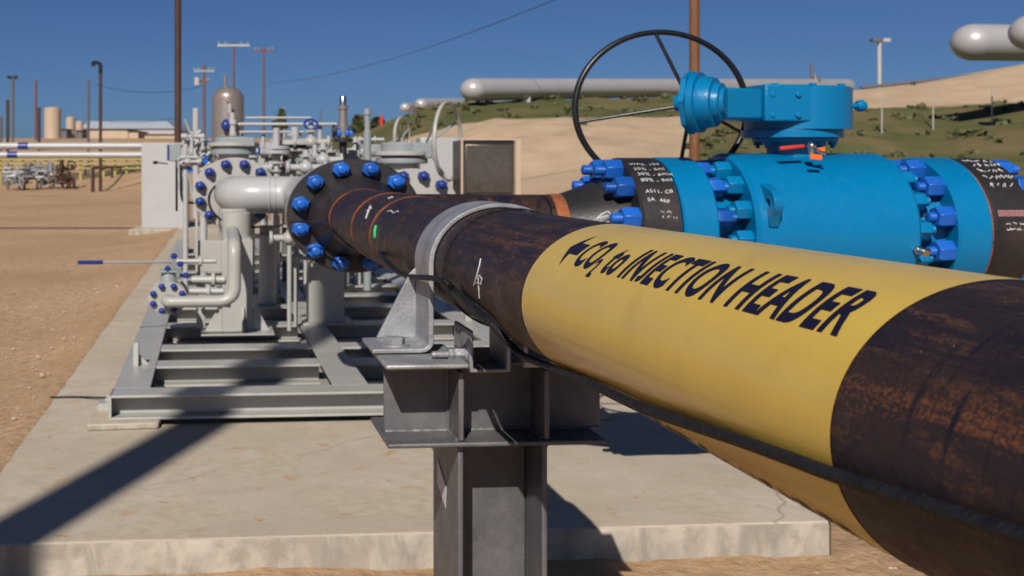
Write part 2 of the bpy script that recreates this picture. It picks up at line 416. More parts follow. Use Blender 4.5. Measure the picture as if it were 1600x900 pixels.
def ground():
    xs = []; ys = []
    n = 190
    for i in range(n+1):
        q = i/n*2-1; xs.append(12+ (abs(q)**2.4*1100+abs(q)*45)*(1 if q > 0 else -1))
    y = -30
    while y < 1500:
        ys.append(y); y += .9 if y < 90 else (y-90)*.08+1.2
    me = bpy.data.meshes.new('ground'); vs = []; fs = []; gr = []; hi = []
    for yy in ys:
        for xx in xs:
            z = gz(xx, yy); vs.append((xx, yy, z*VZ))
            v = 0
            crest = interp(xx, HX, HZ); q = (z-ZG)/(crest-ZG) if crest > ZG+.5 else 0
            k = sm(.25, .31, xx/max(yy, 1)); v1 = sm(.62, .74, q) if xx > 3 else sm(.35, .6, q)
            v2 = sm(.01, .08, q)*(1-sm(.66, .80, q)); v = v1*(1-k)+v2*k
            if yy > 90: v = .3
            if xx < -3 and yy < 95: v *= sm(-20, -8, xx)
            gr.append(v); hi.append(sm(.03, .12, q) if xx > -3 else 0)
    m = len(xs)
    for j in range(len(ys)-1):
        for i in range(m-1): fs.append((j*m+i, j*m+i+1, (j+1)*m+i+1, (j+1)*m+i))
    me.from_pydata(vs, [], fs); me.shade_smooth()
    a = me.attributes.new('grass', 'FLOAT', 'POINT'); a.data.foreach_set('value', gr)
    a = me.attributes.new('hill', 'FLOAT', 'POINT'); a.data.foreach_set('value', hi)
    me.materials.append(M['sand'])
    o = bpy.data.objects.new('ground', me); COL.objects.link(o); o['kind'] = 'structure'
ground()
def leafmass(name, pts, label=None, cat=None, kind=None, size=.12):
    mb = MB()
    for (c, r, n) in pts:
        for _ in range(n):
            d = Vector((random.gauss(0, 1), random.gauss(0, 1), abs(random.gauss(0, .8)))); d = d.normalized()*r*random.uniform(.3, 1)
            p = c+d; u = Vector((random.uniform(-1, 1), random.uniform(-1, 1), random.uniform(-1, 1))).normalized()*size*random.uniform(.5, 1.3)
            v = u.cross(Vector((random.uniform(-1, 1), random.uniform(-1, 1), random.uniform(-1, 1)))).normalized()*size*random.uniform(.3, .8)
            mb.add([p-u, p+v, p+u, p-v], [(0, 1, 2, 3)])
    return single(name, mb, M['foliage'], label, cat, kind=kind, smooth=False)
pts = []
for _ in range(560):
    x = random.uniform(2, 44); y = random.uniform(30, 76); crest = interp(x, HX, HZ); z = gz(x, y); q = (z-ZG)/(crest-ZG)
    if x/y < .28: ok = q > .68
    else: ok = .12 < q < .74
    if ok or random.random() < .03: pts.append((Vector((x, y, z)), random.uniform(.15, .42) if ok else .22, 13))
leafmass('hillside_scrub', pts, kind='stuff', size=.17)
# pebbles on the sand by the slab
def zgrav(s, t):
    d = -.735-s
    if 0 < d < 1.1 and t > 3.75: return ZG+(ZPAD-ZG)*interp(d, [0, .03, .10, .22, .42, .75, 1.1], [1, 1, .86, .6, .3, .06, -.12]) if d < .8 else ZG
    return ZG
mb = MB()
for _ in range(3000):
    if random.random() < .5: x = random.uniform(-4.5, -.9); y = random.uniform(3, 12)
    else:
        x = random.uniform(-1.2, 2.6); y = random.uniform(2.7, 3.75)
        if random.random() < .6: continue
    s, t = st(Vector((x, y, 0)))
    if s > -.78 and t > 3.62 and s < 1.9: continue
    r = random.uniform(.004, .010)*(2.2 if random.random() < .08 else 1); c = Vector((x, y, zgrav(s, t)+r*.2))
    a = random.uniform(0, 6)
    vs = [c+Vector((math.cos(a+i*1.26)*r*random.uniform(.7, 1.2), math.sin(a+i*1.26)*r*random.uniform(.7, 1.2), 0)) for i in range(5)]
    vs += [c+Vector((math.cos(a+i*1.26)*r*.55, math.sin(a+i*1.26)*r*.55, r*random.uniform(.5, .8))) for i in range(5)]
    mb.add(vs, [(5, 6, 7, 8, 9)]+[(i, (i+1) % 5, 5+(i+1) % 5, 5+i) for i in range(5)])
M['pebble'] = mat('pebbles', (.43, .33, .23), .9, var=.35, vscale=25)
single('gravel', mb, M['pebble'], kind='stuff', smooth=False)

# ------------------------------------------------------------------ concrete slab
def slab():
    L_, T_ = 12, 60
    def sl(t): return -.735+(t-3.66)*.012
    mb = MB(); nx, nt_ = 40, 60
    # top sheet plus wavy formed edges
    ts = [3.66+(24-3.66)*(i/nt_)**1.5 for i in range(nt_+1)]
    rows = []
    for i, t in enumerate(ts):
        row = []
        for j in range(nx+1):
            q = j/nx; s = sl(t)*(1-q)+1.835*q
            jt = .006*noise.noise(Vector((s*6, t*6, 0)))
            tt = t+(jt if i == 0 else 0); s += jt if j in (0, nx) else 0
            row.append((s, tt))
        rows.append(row)
    vs = [W(s, t, ZPAD) for r in rows for s, t in r]; m = nx+1
    fs = [(i*m+j, i*m+j+1, (i+1)*m+j+1, (i+1)*m+j) for i in range(nt_) for j in range(nx)]
    mb.add(vs, fs)
    def skirt(line):
        k = len(line); b = .012
        vs = [W(s, t, ZPAD) for s, t, ns, nt2 in line]+[W(s+ns*b*.7, t+nt2*b*.7, ZPAD-b*.4) for s, t, ns, nt2 in line]+[W(s+ns*b, t+nt2*b, ZPAD-b*1.4) for s, t, ns, nt2 in line]+[W(s+ns*b, t+nt2*b, ZG-.15) for s, t, ns, nt2 in line]
        mb.add(vs, [(r*k+i, r*k+i+1, (r+1)*k+i+1, (r+1)*k+i) for r in range(3) for i in range(k-1)])
    skirt([(s, t, 0, -1) for s, t in rows[0]])
    skirt([(r[0][0], r[0][1], -1, 0) for r in rows]); skirt([(r[-1][0], r[-1][1], 1, 0) for r in rows])
    o = single('concrete_slab', mb, M['concrete'], 'low stained concrete slab under the grey pipe skid', 'concrete slab', loc=W(.5, 3.66, ZG), rot=PSI)
slab()

def drift():
    mb = MB()
    n = 160; prof = [(0.0, 1.0), (.03, 1.0), (.10, .86), (.22, .6), (.42, .3), (.75, .06), (1.1, -.12)]
    vs = []; fs = []
    for i in range(n+1):
        t = 3.75+20*(i/n)**1.6; e = -.735+(t-3.66)*.012
        o = .016*noise.noise(Vector((t*1.3, 0, 0)))+.012*noise.noise(Vector((t*9, 4, 0)))+.008
        for k, (d, h) in enumerate(prof):
            hh = h*(1+.10*noise.noise(Vector((t*3, d*5, 7)))) if 0 < k else h
            vs.append(W(e+o-d, t, ZG+(ZPAD+.004-ZG)*hh if k > 1 else ZPAD+.004-(k == 0)*.003))
    m = len(prof)
    fs = [(i*m+k, i*m+k+1, (i+1)*m+k+1, (i+1)*m+k) for i in range(n) for k in range(m-1)]
    mb.add(vs, fs)
    vs = []; n = 140
    for i in range(n+1):
        s = -.95+2.9*i/n; h0 = .022+.022*noise.noise(Vector((s*2.5, 1, 0)))+.010*noise.noise(Vector((s*11, 2, 0)))
        for d, h in ((0, 1), (.04, .85), (.10, .45), (.2, .1), (.34, -.4)): vs.append(W(s, 3.652-d, ZG+h0*h))
    mb.add(vs, [(i*5+k, (i+1)*5+k, (i+1)*5+k+1, i*5+k+1) for i in range(n) for k in range(4)])
    single('sand_drift', mb, M['sand'], kind='stuff', loc=(0, 0, 0))
drift()
# ------------------------------------------------------------------ skid
def ibeam_s(mb, s0, s1, t, z0, z1, bw, tf=.012, tw=.010):   # runs across
    mb.box(s0, s1, t, t+bw, z1-tf, z1); mb.box(s0, s1, t, t+bw, z0, z0+tf); mb.box(s0, s1, t+bw/2-tw/2, t+bw/2+tw/2, z0+tf, z1-tf)
def ibeam_t(mb, s, t0, t1, z0, z1, bw, tf=.012, tw=.010):
    mb.box(s, s+bw, t0, t1, z1-tf, z1); mb.box(s, s+bw, t0, t1, z0, z0+tf); mb.box(s+bw/2-tw/2, s+bw/2+tw/2, t0, t1, z0+tf, z1-tf)
ZB = -1.228
sk = thing('equipment_skid', 'grey steel beam skid frame lying on the concrete slab', 'skid', W(.6, 5.2, ZB), rot=PSI)
mb = MB(); ibeam_s(mb, -.40, 1.60, 5.235, ZB, ZSK, .18); part('front_beam', mb, M['grey'], sk, .002)
for s in (-.40, .522, 1.45):
    mb = MB(); ibeam_t(mb, s, 5.418, 16, ZB, ZSK, .152); part('rail_beam', mb, M['grey'], sk, .002)
for t in (5.99, 6.53, 7.45, 8.4, 9.1, 9.8, 10.5, 11.2, 12.2, 13.4):
    for a, b in ((-.246, .520), (.676, 1.448)):
        mb = MB(); ibeam_s(mb, a, b, t, ZB, ZSK-.004, .19); part('cross_beam', mb, M['grey'], sk, .002)
mb = MB(); p = PG(213, 570, ZSK); s, t = st(p)
mb.prism([(-.05, 0), (.05, 0), (.04, .10), (.02, .125), (-.02, .125), (-.04, .10)], lambda a, b, c: W(s+c, t+a, ZSK+b), -.012, .012)
mb.prism([(0, 0), (.05, 0), (0, .06)], lambda a, b, c: W(s+.012+a, t+c, ZSK+b), -.005, .005)
part('lifting_lug', mb, M['grey'], sk, .002)
mb = MB(); mb.box(-.405, -.395, 5.235, 5.41, ZB, ZSK); part('end_plate', mb, M['grey'], sk)
# floor tray below the beams so the bays read dark, as skid drip pans do
mb = MB()
for a, b, lb in ((-.48, -.20, 'rough pale grout pad under the left front corner of the skid'), (1.35, 1.66, 'rough pale grout pad under the right front corner of the skid')):
    mb = MB(); pts = [(a, 5.16), (b, 5.18), (b+.01, 5.42), (a-.01, 5.40)]
    mb.prism(pts, lambda x, y, z: W(x+.01*noise.noise(Vector((x*9, y*9, 0))), y, z), ZPAD+.001, ZB-.001)
    single('grout_pad', mb, M['concrete'], lb, 'grout', bevel=.006)
# grounding clamp and cable on the slab
mb = MB(); a = PG(78, 621, ZPAD+.006); b = PG(175, 622, ZPAD+.02); c = PG(205, 622, ZPAD+.06)
mb.tube(bend([a, PG(120, 620, ZPAD+.006), b, c], .05), .005, 8)
gc = single('ground_wire', mb, M['rubber'], 'thin dark grounding wire crossing the slab to the skid corner', 'wire')
mb = MB(); s, t = st(PG(172, 640, ZPAD)); mb.box(s-.05, s+.03, t-.02, t+.10, ZPAD, ZPAD+.035); mb.bolt(W(s-.01, t+.03, ZPAD+.035), Ez, .018, .016, .008, .02)
mb.box(s+.02, s+.16, t+.03, t+.06, ZPAD+.04, ZPAD+.052)
single('anchor_clip', mb, M['grey'], 'small bolted anchor clip at the left front corner of the skid', 'anchor clip', bevel=.003)

# ------------------------------------------------------------------ main labelled pipe run
def cp(t): return W(SP, t, zpipe(t))
T0, TL1, TL0 = -0.6, tY(.956), tY(1.886)
TF = tY(5.225)                                     # front face of the black flange
main = thing('labelled_pipe', 'big dark brown steel pipe with a yellow label ending at the black flange', 'pipe', W(SP, 2.6, -.40), rot=PSI)
pdir = (cp(5)-cp(0)).normalized()
mb = MB(); mb.lathe(cp(T0), pdir, [(0, RP)]+[(k*.25, RP) for k in range(1, 22)]+[(TF-.17-T0, RP)], 96); part('pipe_body', mb, M['pipe'], main)
mb = MB(); mb.lathe(cp(TL1), pdir, [((TL0-TL1)*k/12, RP+.0006) for k in range(0, 13)], 128)
mb.f = [f for f in mb.f if len(f) == 4]
lab = part('pipe_label', mb, M['vinyl'], main, label='glossy yellow wrap-around label with dark lettering')
def onpipe(t, ang, r=RP): 
    a = R_(ang); c = cp(t); return c+(Es*math.cos(a)+Ez*math.sin(a))*r
# lettering
def text_mesh(txt, size, shx=1.0, off=.0):
    cu = bpy.data.curves.new('t', 'FONT'); cu.body = txt; cu.size = size; cu.offset = off; cu.resolution_u = 6; cu.space_character = 1.10
    o = bpy.data.objects.new('t', cu); COL.objects.link(o); bpy.context.view_layer.update()
    me = bpy.data.meshes.new_from_object(o.evaluated_get(bpy.context.evaluated_depsgraph_get()))
    bpy.data.objects.remove(o)
    vs = [(v.co.x, v.co.y) for v in me.vertices]; fs = [tuple(p.vertices) for p in me.polygons]
    return vs, fs
def lettering(angtop, angbot, name='lettering'):
    tops = tY(12.62*RP); tend = tY(7.30*RP)
    items = []; x = 0
    for txt, sc, dy, gap in (('CO', 1, 0, .04), ('2', .58, -.16, .32), ('to', 1, 0, .38), ('IN', 1, 0, .10), ('J', 1, 0, .10), ('ECTION', 1, 0, .46), ('HEADER', 1, 0, 0)):
        vs, fs = text_mesh(txt, sc, off=.031*sc if sc == 1 else .018)
        if txt == 'J':
            lo = min(v[1] for v in vs); hi = max(v[1] for v in vs); vs = [(v[0], (v[1]-lo)/(hi-lo)*(hi+.02)-.02) for v in vs]
        x0 = min(v[0] for v in vs); x1 = max(v[0] for v in vs)
        items.append(([(v[0]-x0+x, v[1]+dy) for v in vs], fs)); x += x1-x0+gap
    tot = x; cap = .73
    bm = bmesh.new()
    for vs, fs in items:
        bv = [bm.verts.new((v[0]/tot, v[1]/cap, 0)) for v in vs]
        for f in fs:
            try: bm.faces.new([bv[i] for i in f])
            except ValueError: pass
    # arrow
    ar = [(-.100, .50), (-.062, 1.16), (-.066, .72), (-.016, .72), (-.016, .28), (-.066, .28), (-.062, -.16)]
    bv = [bm.verts.new((a, b, 0)) for a, b in ar]; bm.faces.new(bv)
    for k in range(-6, 22):
        g = bm.verts[:]+bm.edges[:]+bm.faces[:]
        bmesh.ops.bisect_plane(bm, geom=g, plane_co=(0, k/16, 0), plane_no=(0, 1, 0))
    bmesh.ops.triangulate(bm, faces=bm.faces)
    bm.verts.index_update()
    mb = MB(); r = RP+.0015
    mb.add([onpipe(tops+(tend-tops)*v.co.x, angbot+(angtop-angbot)*v.co.y, r) for v in bm.verts], [tuple(v.index for v in f.verts) for f in bm.faces]); bm.free()
    return part(name, mb, M['ink'], lab, smooth=False)
lettering(119.2, 142.6)
lettering(224, 247.4)
# weld bands
for t, wd in ((tY(3.665), .024), (tY(4.15), .028), (tY(4.90), .03)):
    mb = MB(); n = 72; prof = [(-wd, RP+.0004), (-wd*.3, RP+.0022), (wd*.3, RP+.0022), (wd, RP+.0004)]
    mb.lathe(cp(t), pdir, prof, n); mb.f = [f for f in mb.f if len(f) == 4]
    part('weld_band', mb, M['rustring'], main)
# branch tee on the far side
TV = 3.846
mb = MB(); mb.lathe(W(SP, TV, zpipe(TV)), Es, [(0, RP*1.02), (.20, RP*1.02), (.22, RP), (.42, RP)], 48); part('branch_stub', mb, M['pipe'], main)
# chalk marks
def chalk(pts, r=.0014, m='chalk', th=RP+.001, nm='chalk_mark'):
    mb = MB(); mb.tube([onpipe(t, a, th) for t, a in pts], r, 5); return part(nm, mb, M[m], main)
def inv(px, py, r):
    ray = Vector(((px-CX)/FX, 1, -(py-HY)*KP)); o = cp(0); d = pdir
    A = ray-d*ray.dot(d); B = -o-d*(-o).dot(d); qa = A.dot(A); qb = 2*A.dot(B); qc = B.dot(B)-r*r; D = qb*qb-4*qa*qc
    return ray*((-qb-math.sqrt(max(D, 0)))/(2*qa))
def chpx(pts, r=.0014, m='chalk'):
    mb = MB(); mb.tube([inv(x, y, RP+.0008) for x, y in pts], r, 5); part('chalk_mark', mb, M[m], main)
chpx([(751, 404), (749, 415), (746, 426), (743, 437), (740, 447), (744, 442), (751, 444), (753, 436), (749, 430), (745, 434)], .0012)
chpx([(747, 430), (748, 452), (749, 466)], .0010)
chpx([(579, 322), (575, 332), (572, 341)], .0035); chpx([(573, 330), (580, 325)], .003)
chpx([(605, 331), (611, 329), (615, 333), (622, 330)], .0022)
chpx([(588, 353), (586, 362), (586.5, 372)], .006, 'green')
chpx([(487, 317), (498, 316)], .003); chpx([(607, 310), (614, 308)], .003)
# small longitudinal score lines of rust
for (a, b) in (((742, 367), (862, 396)), ((1385, 556), (1600, 625)), ((1470, 660), (1590, 690))):
    pass
# black flange
fl = part('black_flange', MB().lathe(cp(TF-.17), pdir, [(0, RP+.001), (.02, RP+.006), (.13, RP+.052), (.165, RP+.060), (.170, .19), (.170, .268), (.177, .276), (.268, .276), (.272, .270), (.272, .1)], 96), M['blackfl'], main)
BC = 1.7085*RP
bolt0 = None
def boltring(parent, center, ax, R, n, off, ac, th, sr, sl, m, rot=0.0, phase=0.0, name='stud_nut'):
    ax = Vector(ax).normalized(); u = ax.cross(Ez).normalized(); loc, prot = BASE[parent]
    mb = MB(); mb.bolt(center, ax, ac, th, sr, sl, rot)
    me = None
    for i in range(n):
        a = off+2*math.pi*i/n; d = (u*math.cos(a)+Ez*math.sin(a))*R
        if me is None:
            me = mkmesh(name, mb, Vector(center), prot, m)
        o = bpy.data.objects.new(name, me); COL.objects.link(o); o.parent = parent
        q = Vector(center)+d-loc; c, s = math.cos(-prot), math.sin(-prot)
        o.location = (q.x*c-q.y*s, q.x*s+q.y*c, q.z*VZ)
        addbevel(o, .0015)
boltring(main, cp(TF), -pdir, BC, 12, R_(15), .0385, .045, .020, .028, M['royal'], rot=.3)

# ------------------------------------------------------------------ white spool behind the flange
wsp = thing('white_pipe_spool', 'white pipe spool bending left behind the black flange to the grey valve', 'pipe', W(SP, 6.5, -.4), rot=PSI)
t1 = TF+.108
mb = MB().lathe(cp(t1-.0), pdir, [(0, .1), (0, .270), (.004, .275), (.1, .275), (.105, .268), (.106, .19), (.19, RP+.004), (.22, RP)], 64)
part('mating_flange', mb, M['grey'], wsp)
boltring(wsp, cp(t1+.106), pdir, BC, 12, R_(15), .0385, .05, .020, .03, M['navy'], rot=.3)
VF = P(367, 302, 8.35); vs_, vt_ = st(VF); zv = VF.z
path = bend([cp(t1+.2), W(SP, 7.93, zv), W(vs_, 7.93, zv), W(vs_, vt_-.12, zv)], .24, 12)
mb = MB().tube(path, RP, 40); part('pipe_body', mb, M['white'], wsp)
mb = MB(); 
for s in (vs_+.20, vs_+.235): mb.ring(W(s, 7.93, zv), Es, RP+.0005, .005, 40, 6)
part('weld_seam', mb, M['white'], wsp)

# ------------------------------------------------------------------ grey trunnion valve builder
def ax_valve(name, label, cat, group, c, ax, body_r, length, fr, m, nutm, gear=True, nb=12, mgear=None, neck=.12):
    """a flanged ball valve: centre c, axis ax"""
    ax = Vector(ax).normalized(); mgear = mgear or m
    v = thing(name, label, cat, c-Ez*body_r, group, rot=PSI)
    h = length/2
    part('valve_body', MB().lathe(c-ax*(h-.16), ax, [(0, body_r*.8), (.0, body_r*.97), (.01, body_r), (2*h-.33, body_r), (2*h-.32, body_r*.97), (2*h-.32, body_r*.8)], 64), m, v, .003)
    for sg in (-1, 1):
        e = c+ax*h*sg
        part('end_flange', MB().lathe(e, -ax*sg, [(0, .1), (0, fr*.975), (.006, fr), (.09, fr), (.094, fr*.97), (.094, fr*.72), (.2, fr*.62)], 64), m, v)
        boltring(v, e, ax*sg, fr*.845, nb, R_(15), .036, .045, .018, .03, nutm, rot=.3)
    top = c+Ez*body_r
    part('bonnet', MB().cyl(top-Ez*.05, top+Ez*neck, body_r*.42, None, 32).cyl(top+Ez*neck, top+Ez*(neck+.03), body_r*.72, None, 32), m, v, .002)
    return v, top
v1, vtop = ax_valve('ball_valve', 'grey ball valve at the left with navy flange nuts and white elbow', 'valve', 'grey ball valves on the skid', W(vs_, vt_+.42, zv), Et, .25, .84, .276, M['grey'], M['navy'])
g0 = vtop
g = MB(); g.cyl(g0+Ez*.055, g0+Ez*.105, .155, None, 40); g.cyl(g0+Ez*.105, g0+Ez*.115, .165, None, 40)
part('gear_flange', g, M['grey2'], v1, .003)
g = MB(); g.lathe(g0+Ez*.116, Ez, [(0, .135), (.07, .13), (.085, .10), (.085, .001)], 40); g.box(st(g0)[0]-.05, st(g0)[0]+.14, st(g0)[1]-.16, st(g0)[1]+.02, g0.z+.116, g0.z+.19)
part('gear_housing', g, M['grey2'], v1, .006)
single('black_cable', MB().tube(smooth3([P(452, 350, 7.6), P(420, 354, 7.6), P(385, 354, 7.6), P(352, 347, 7.6), P(334, 333, 7.6), P(327, 318, 7.65), P(328, 303, 7.8), P(336, 291, 8.2)]), .008, 8), M['rubber'], 'thin black cable slung under the white elbow at the left', 'cable')
# support column
sup = thing('pipe_support', 'wide grey post with gussets holding up the white spool at the left', 'pipe support', W(vs_+.05, 7.0, ZSK), rot=PSI)
cs = -.5; cs, ct = st(PG(371, 520, ZSK))
mb = MB(); mb.box(cs-.085, cs+.085, ct-.004, ct+.010, ZSK, -.50); mb.box(cs-.085, cs-.071, ct+.010, ct+.18, ZSK, -.5); mb.box(cs+.071, cs+.085, ct+.010, ct+.18, ZSK, -.5)
mb.cyl(W(cs, ct+.35, ZSK), W(cs, ct+.35, zv-RP*.8), .085, None, 32); mb.cyl(W(cs, 7.93, zv-.1), W(cs, 7.93, zv-.3), .1, None, 32)
mb.box(cs-.085, cs+.085, ct+.18, 7.95, -.53, -.50)
part('post', mb, M['grey'], sup, .004)
mb = MB(); mb.prism([(0, 0), (.10, 0), (.02, .17), (0, .17)], lambda a, b, c: W(cs+.085+a, ct+.02+c, ZSK+b), -.006, .006)
mb.prism([(0, 0), (-.10, 0), (-.02, .17), (0, .17)], lambda a, b, c: W(cs-.085+a, ct+.02+c, ZSK+b), -.006, .006)
mb.prism([(0, 0), (-.10, 0), (-.02, .17), (0, .17)], lambda a, b, c: W(cs+.03+c, ct-.004+a, ZSK+b), -.006, .006)
part('gusset', mb, M['grey'], sup, .002)
mb = MB(); mb.box(cs-.2, cs+.2, ct-.13, ct+.35, ZSK+.001, ZSK+.012); part('base_plate', mb, M['grey'], sup, .002)
# second column on the right of the main support
sup2 = thing('pipe_support', 'plain grey post under the black flange with a dark front', 'pipe support', W(SP, 5.9, ZSK), rot=PSI)
mb = MB(); mb.box(SP-.01, SP+.2, 7.5, 7.52, ZSK, -.46); mb.box(SP-.01, SP+.005, 7.52, 7.72, ZSK, -.46); mb.box(SP+.185, SP+.2, 7.52, 7.72, ZSK, -.46); mb.box(SP-.05, SP+.25, 7.42, 7.75, ZSK-.003, ZSK+.012)
mb.box(SP-.05, SP+.25, 7.45, 7.75, -.46, -.445)
part('post', mb, M['grey'], sup2, .004)

# ------------------------------------------------------------------ small drain valve at left
D = 6.85; fc = P(262, 466, D); fs_, ft_ = st(fc); zf = fc.z
sp2 = thing('drain_pipe', 'thin grey drain pipe dropping from the white spool and turning left to the small flange', 'pipe', W(fs_+.3, ft_, zf-.05), rot=PSI)
dn = P(366, 466, 6.8); ds, dt = st(dn)
mb = MB().tube(bend([W(fs_, ft_-.03, zf-.005), W(fs_, ft_-.10, zf-.01), W(ds, ft_-.10, zf-.01), W(ds, ft_-.10, -.50), W(ds, 7.80, -.42)], .09, 8), .036, 20)
part('pipe_body', mb, M['grey'], sp2)
dv = thing('drain_valve', 'small grey flanged valve at the far left with a blue tipped lever handle', 'valve', W(fs_, ft_+.1, zf-.1), rot=PSI)
part('end_flange', MB().lathe(W(fs_, ft_, zf), Et, [(0, .02), (0, .102), (.003, .105), (.04, .105), (.043, .10), (.05, .06), (.12, .055)], 40), M['grey'], dv)
boltring(dv, W(fs_, ft_, zf), -Et, .083, 8, R_(22.5), .0195, .022, .009, .012, M['navy'])
part('valve_body', MB().ball(W(fs_, ft_+.18, zf), .10, 20).lathe(W(fs_, ft_+.26, zf), Et, [(0, .05), (.05, .06), (.05, .10), (.09, .10), (.09, .02)], 32), M['grey'], dv)
part('bonnet', MB().cyl(W(fs_, ft_+.16, zf+.08), W(fs_, ft_+.16, zf+.17), .05, .035, 20).box(fs_-.05, fs_+.05, ft_+.11, ft_+.21, zf+.15, zf+.165), M['grey2'], dv, .002)
h0 = P(268, 409, D+.2); h1 = P(160, 410, D-.05); h2 = P(122, 410, D-.1)
part('lever', MB().tube([h0, h0.lerp(h1, .1), h1], .0085, 10), M['white'], dv)
part('lever_grip', MB().tube([h1, h2], .0125, 12), M['navy'], dv)
mb = MB()
for i, (x, y) in enumerate([(272, 400), (262, 420), (290, 430), (282, 412)]): mb.bolt(P(x, y, D+.15), -Et, .02, .03, .010, .02)
part('bonnet_nut', mb, M['navy'], dv)
# extra small branch piping and a junction plate
def smallpipe(label, pts, r, m, rr=.06, ext=None, cat='pipe', name='small_pipe', flanges=()):
    mb = MB().tube(bend(pts, rr, 6), r, 14)
    for c, ax, fr in flanges: mb.lathe(c, ax, [(0, r), (0, fr), (.02, fr), (.02, r)], 24)
    return single(name, mb, m, label, cat)
smallpipe('short grey pipe pieces stacked between the drain valve and the post', [P(300, 437, 7.1), P(352, 437, 7.1)], .026, M['grey'], flanges=[(P(330, 437, 7.1), Es, .05)])
smallpipe('short grey pipe with a flange just above the drain pipe', [P(296, 455, 7.0), P(350, 455, 7.0)], .022, M['grey'], flanges=[(P(322, 455, 7.0), Es, .045)])
smallpipe('short grey pipe stub level with the lever handle', [P(276, 408, 7.1), P(338, 408, 7.1)], .016, M['grey'], flanges=[(P(310, 408, 7.1), Es, .035)])
mb = MB(); s, t = st(P(337, 400, 7.3)); mb.box(s-.115, s+.1, t, t+.04, P(0, 425, 7.3).z, P(0, 376, 7.3).z); mb.box(s-.115, s-.10, t-.04, t, P(0, 425, 7.3).z, P(0, 340, 7.3).z); mb.box(s-.11, s-.06, t, t+.05, ZSK, P(0, 425, 7.3).z)
single('mounting_plate', mb, M['grey'], 'flat grey mounting plate on a leg left of the wide post', 'plate', bevel=.003)

# ------------------------------------------------------------------ foreground stand and clamp
TC0, TC1 = tY(2.61), tY(2.79)
TFm = tY(2.51)                       # front face plane of the stand
zc = zpipe(2.65)
zBt, zBb = -.470, -.656
sL, sR = .345, .812
sd = thing('support_stand', 'dark steel H column with a cross beam carrying the pipe clamp', 'pipe stand', W(SP, 2.6, ZG-.02), rot=PSI)
pL, pR = SP-.105, SP+.075
mb = MB(); tf = .011
mb.box(pL, pL+tf, TFm+.02, TFm+.30, ZG-.1, zBb-.003); mb.box(pR-tf, pR, TFm+.02, TFm+.30, ZG-.1, zBb-.003); mb.box(pL+tf, pR-tf, TFm+.155, TFm+.165, ZG-.1, zBb-.003)
part('column', mb, M['steel'], sd, .003)
mb = MB()
mb.box(sL, sR-.03, TFm, TFm+.27, zBb, zBb+.011)
mb.box(sL+.008, sR-.008, TFm+.115, TFm+.125, zBb+.011, zBt-.011)
mb.box(sL, SP-.10, TFm+.02, TFm+.27, zBt-.011, zBt); mb.box(SP-.10, sR, TFm+.06, TFm+.27, zBt-.011, zBt)
part('cross_beam', mb, M['steel'], sd, .003)
for s in (pL-.001, pR-tf+.001):
    mb = MB(); mb.box(s, s+tf, TFm+.006, TFm+.1145, zBb+.012, zBt-.012); part('stiffener', mb, M['steel'], sd, .003)
mb = MB(); fT = TC0-.14
mb.box(SP-.255, SP-.092, TFm-.03, TFm+.25, zBt+.0015, zBt+.013); part('shelf_plate', mb, M['galv'], sd, .004, label='galvanised shelf plate on the left end of the cross beam')
def bead(p, q, r=.004):
    p, q = Vector(p), Vector(q); n = max(6, int((q-p).length/.006)); mbb = MB()
    rr = [r*random.uniform(.75, 1.25) for _ in range(n+1)]
    mbb.tube([p.lerp(q, i/n) for i in range(n+1)], lambda u: rr[min(n, int(u*n+.5))], 7); part('weld_bead', mbb, M['steel'], sd)
for s in (pL-.001, pR-tf+.001):
    bead(W(s+tf+.001, TFm+.02, zBb+.013), W(s+tf+.001, TFm+.11, zBb+.013)); bead(W(s-.001, TFm+.02, zBb+.013), W(s-.001, TFm+.11, zBb+.013)); bead(W(s-.001, TFm+.114, zBb+.013), W(s-.001, TFm+.114, zBt-.012))
    bead(W(s+tf/2, TFm+.018, zBb-.003), W(s+tf/2+.001, TFm+.30, zBb-.003), .006)
bead(W(pL+tf, TFm+.155, zBb-.002), W(pR-tf, TFm+.155, zBb-.002), .006)
bead(W(sL+.01, TFm+.115, zBb+.012), W(sR-.01, TFm+.115, zBb+.012), .005)
# U channel bracket
us, ut = SP-.088, TFm-.01
mb = MB(); pr = [(0, 0), (.082, 0), (.082, .098), (.074, .098), (.074, .008), (.008, .008), (.008, .098), (0, .098)]
mb.prism(pr, lambda a, b, c: W(us+a, ut+c, zBt-.012+b), .0, .16)
part('channel_bracket', mb, M['galv'], sd, .003)
mb = MB(); b0 = W(us, ut+.045, zBt+.024); mb.bolt(b0, -Es, .016, .022, .008, .045); mb.hexn(b0-Es*.022, -Es, .015, .012); mb.lathe(b0, -Es, [(0, .022), (.003, .022)], 20)
part('bracket_bolt', mb, M['galv'], sd)
mb = MB(); mb.box(SP+.02, SP+.2, TFm-.01, TFm+.03, zBt-.002, zBt+.012); mb.box(SP+.02, SP+.028, TFm-.01, TFm+.1, zBt+.012, zBt+.06); part('clip_angle', mb, M['galv'], sd, .002)
mb = MB(); q = [(0, 0), (.035, -.02), (.031, -.105), (-.002, -.035)]
c0 = P(676, 745, 2.62)
mb.prism([(0, 0), (.024, .045), (.022, .095), (0, .06)], lambda a, b, c: W(pL-.0015+c, TFm+.24-a*4.4, P(0, 803, 2.6).z+(.095-b)), -.0004, .0004)
part('paper_tag', mb, M['paper'], sd, label='torn white paper tag on the side of the column')

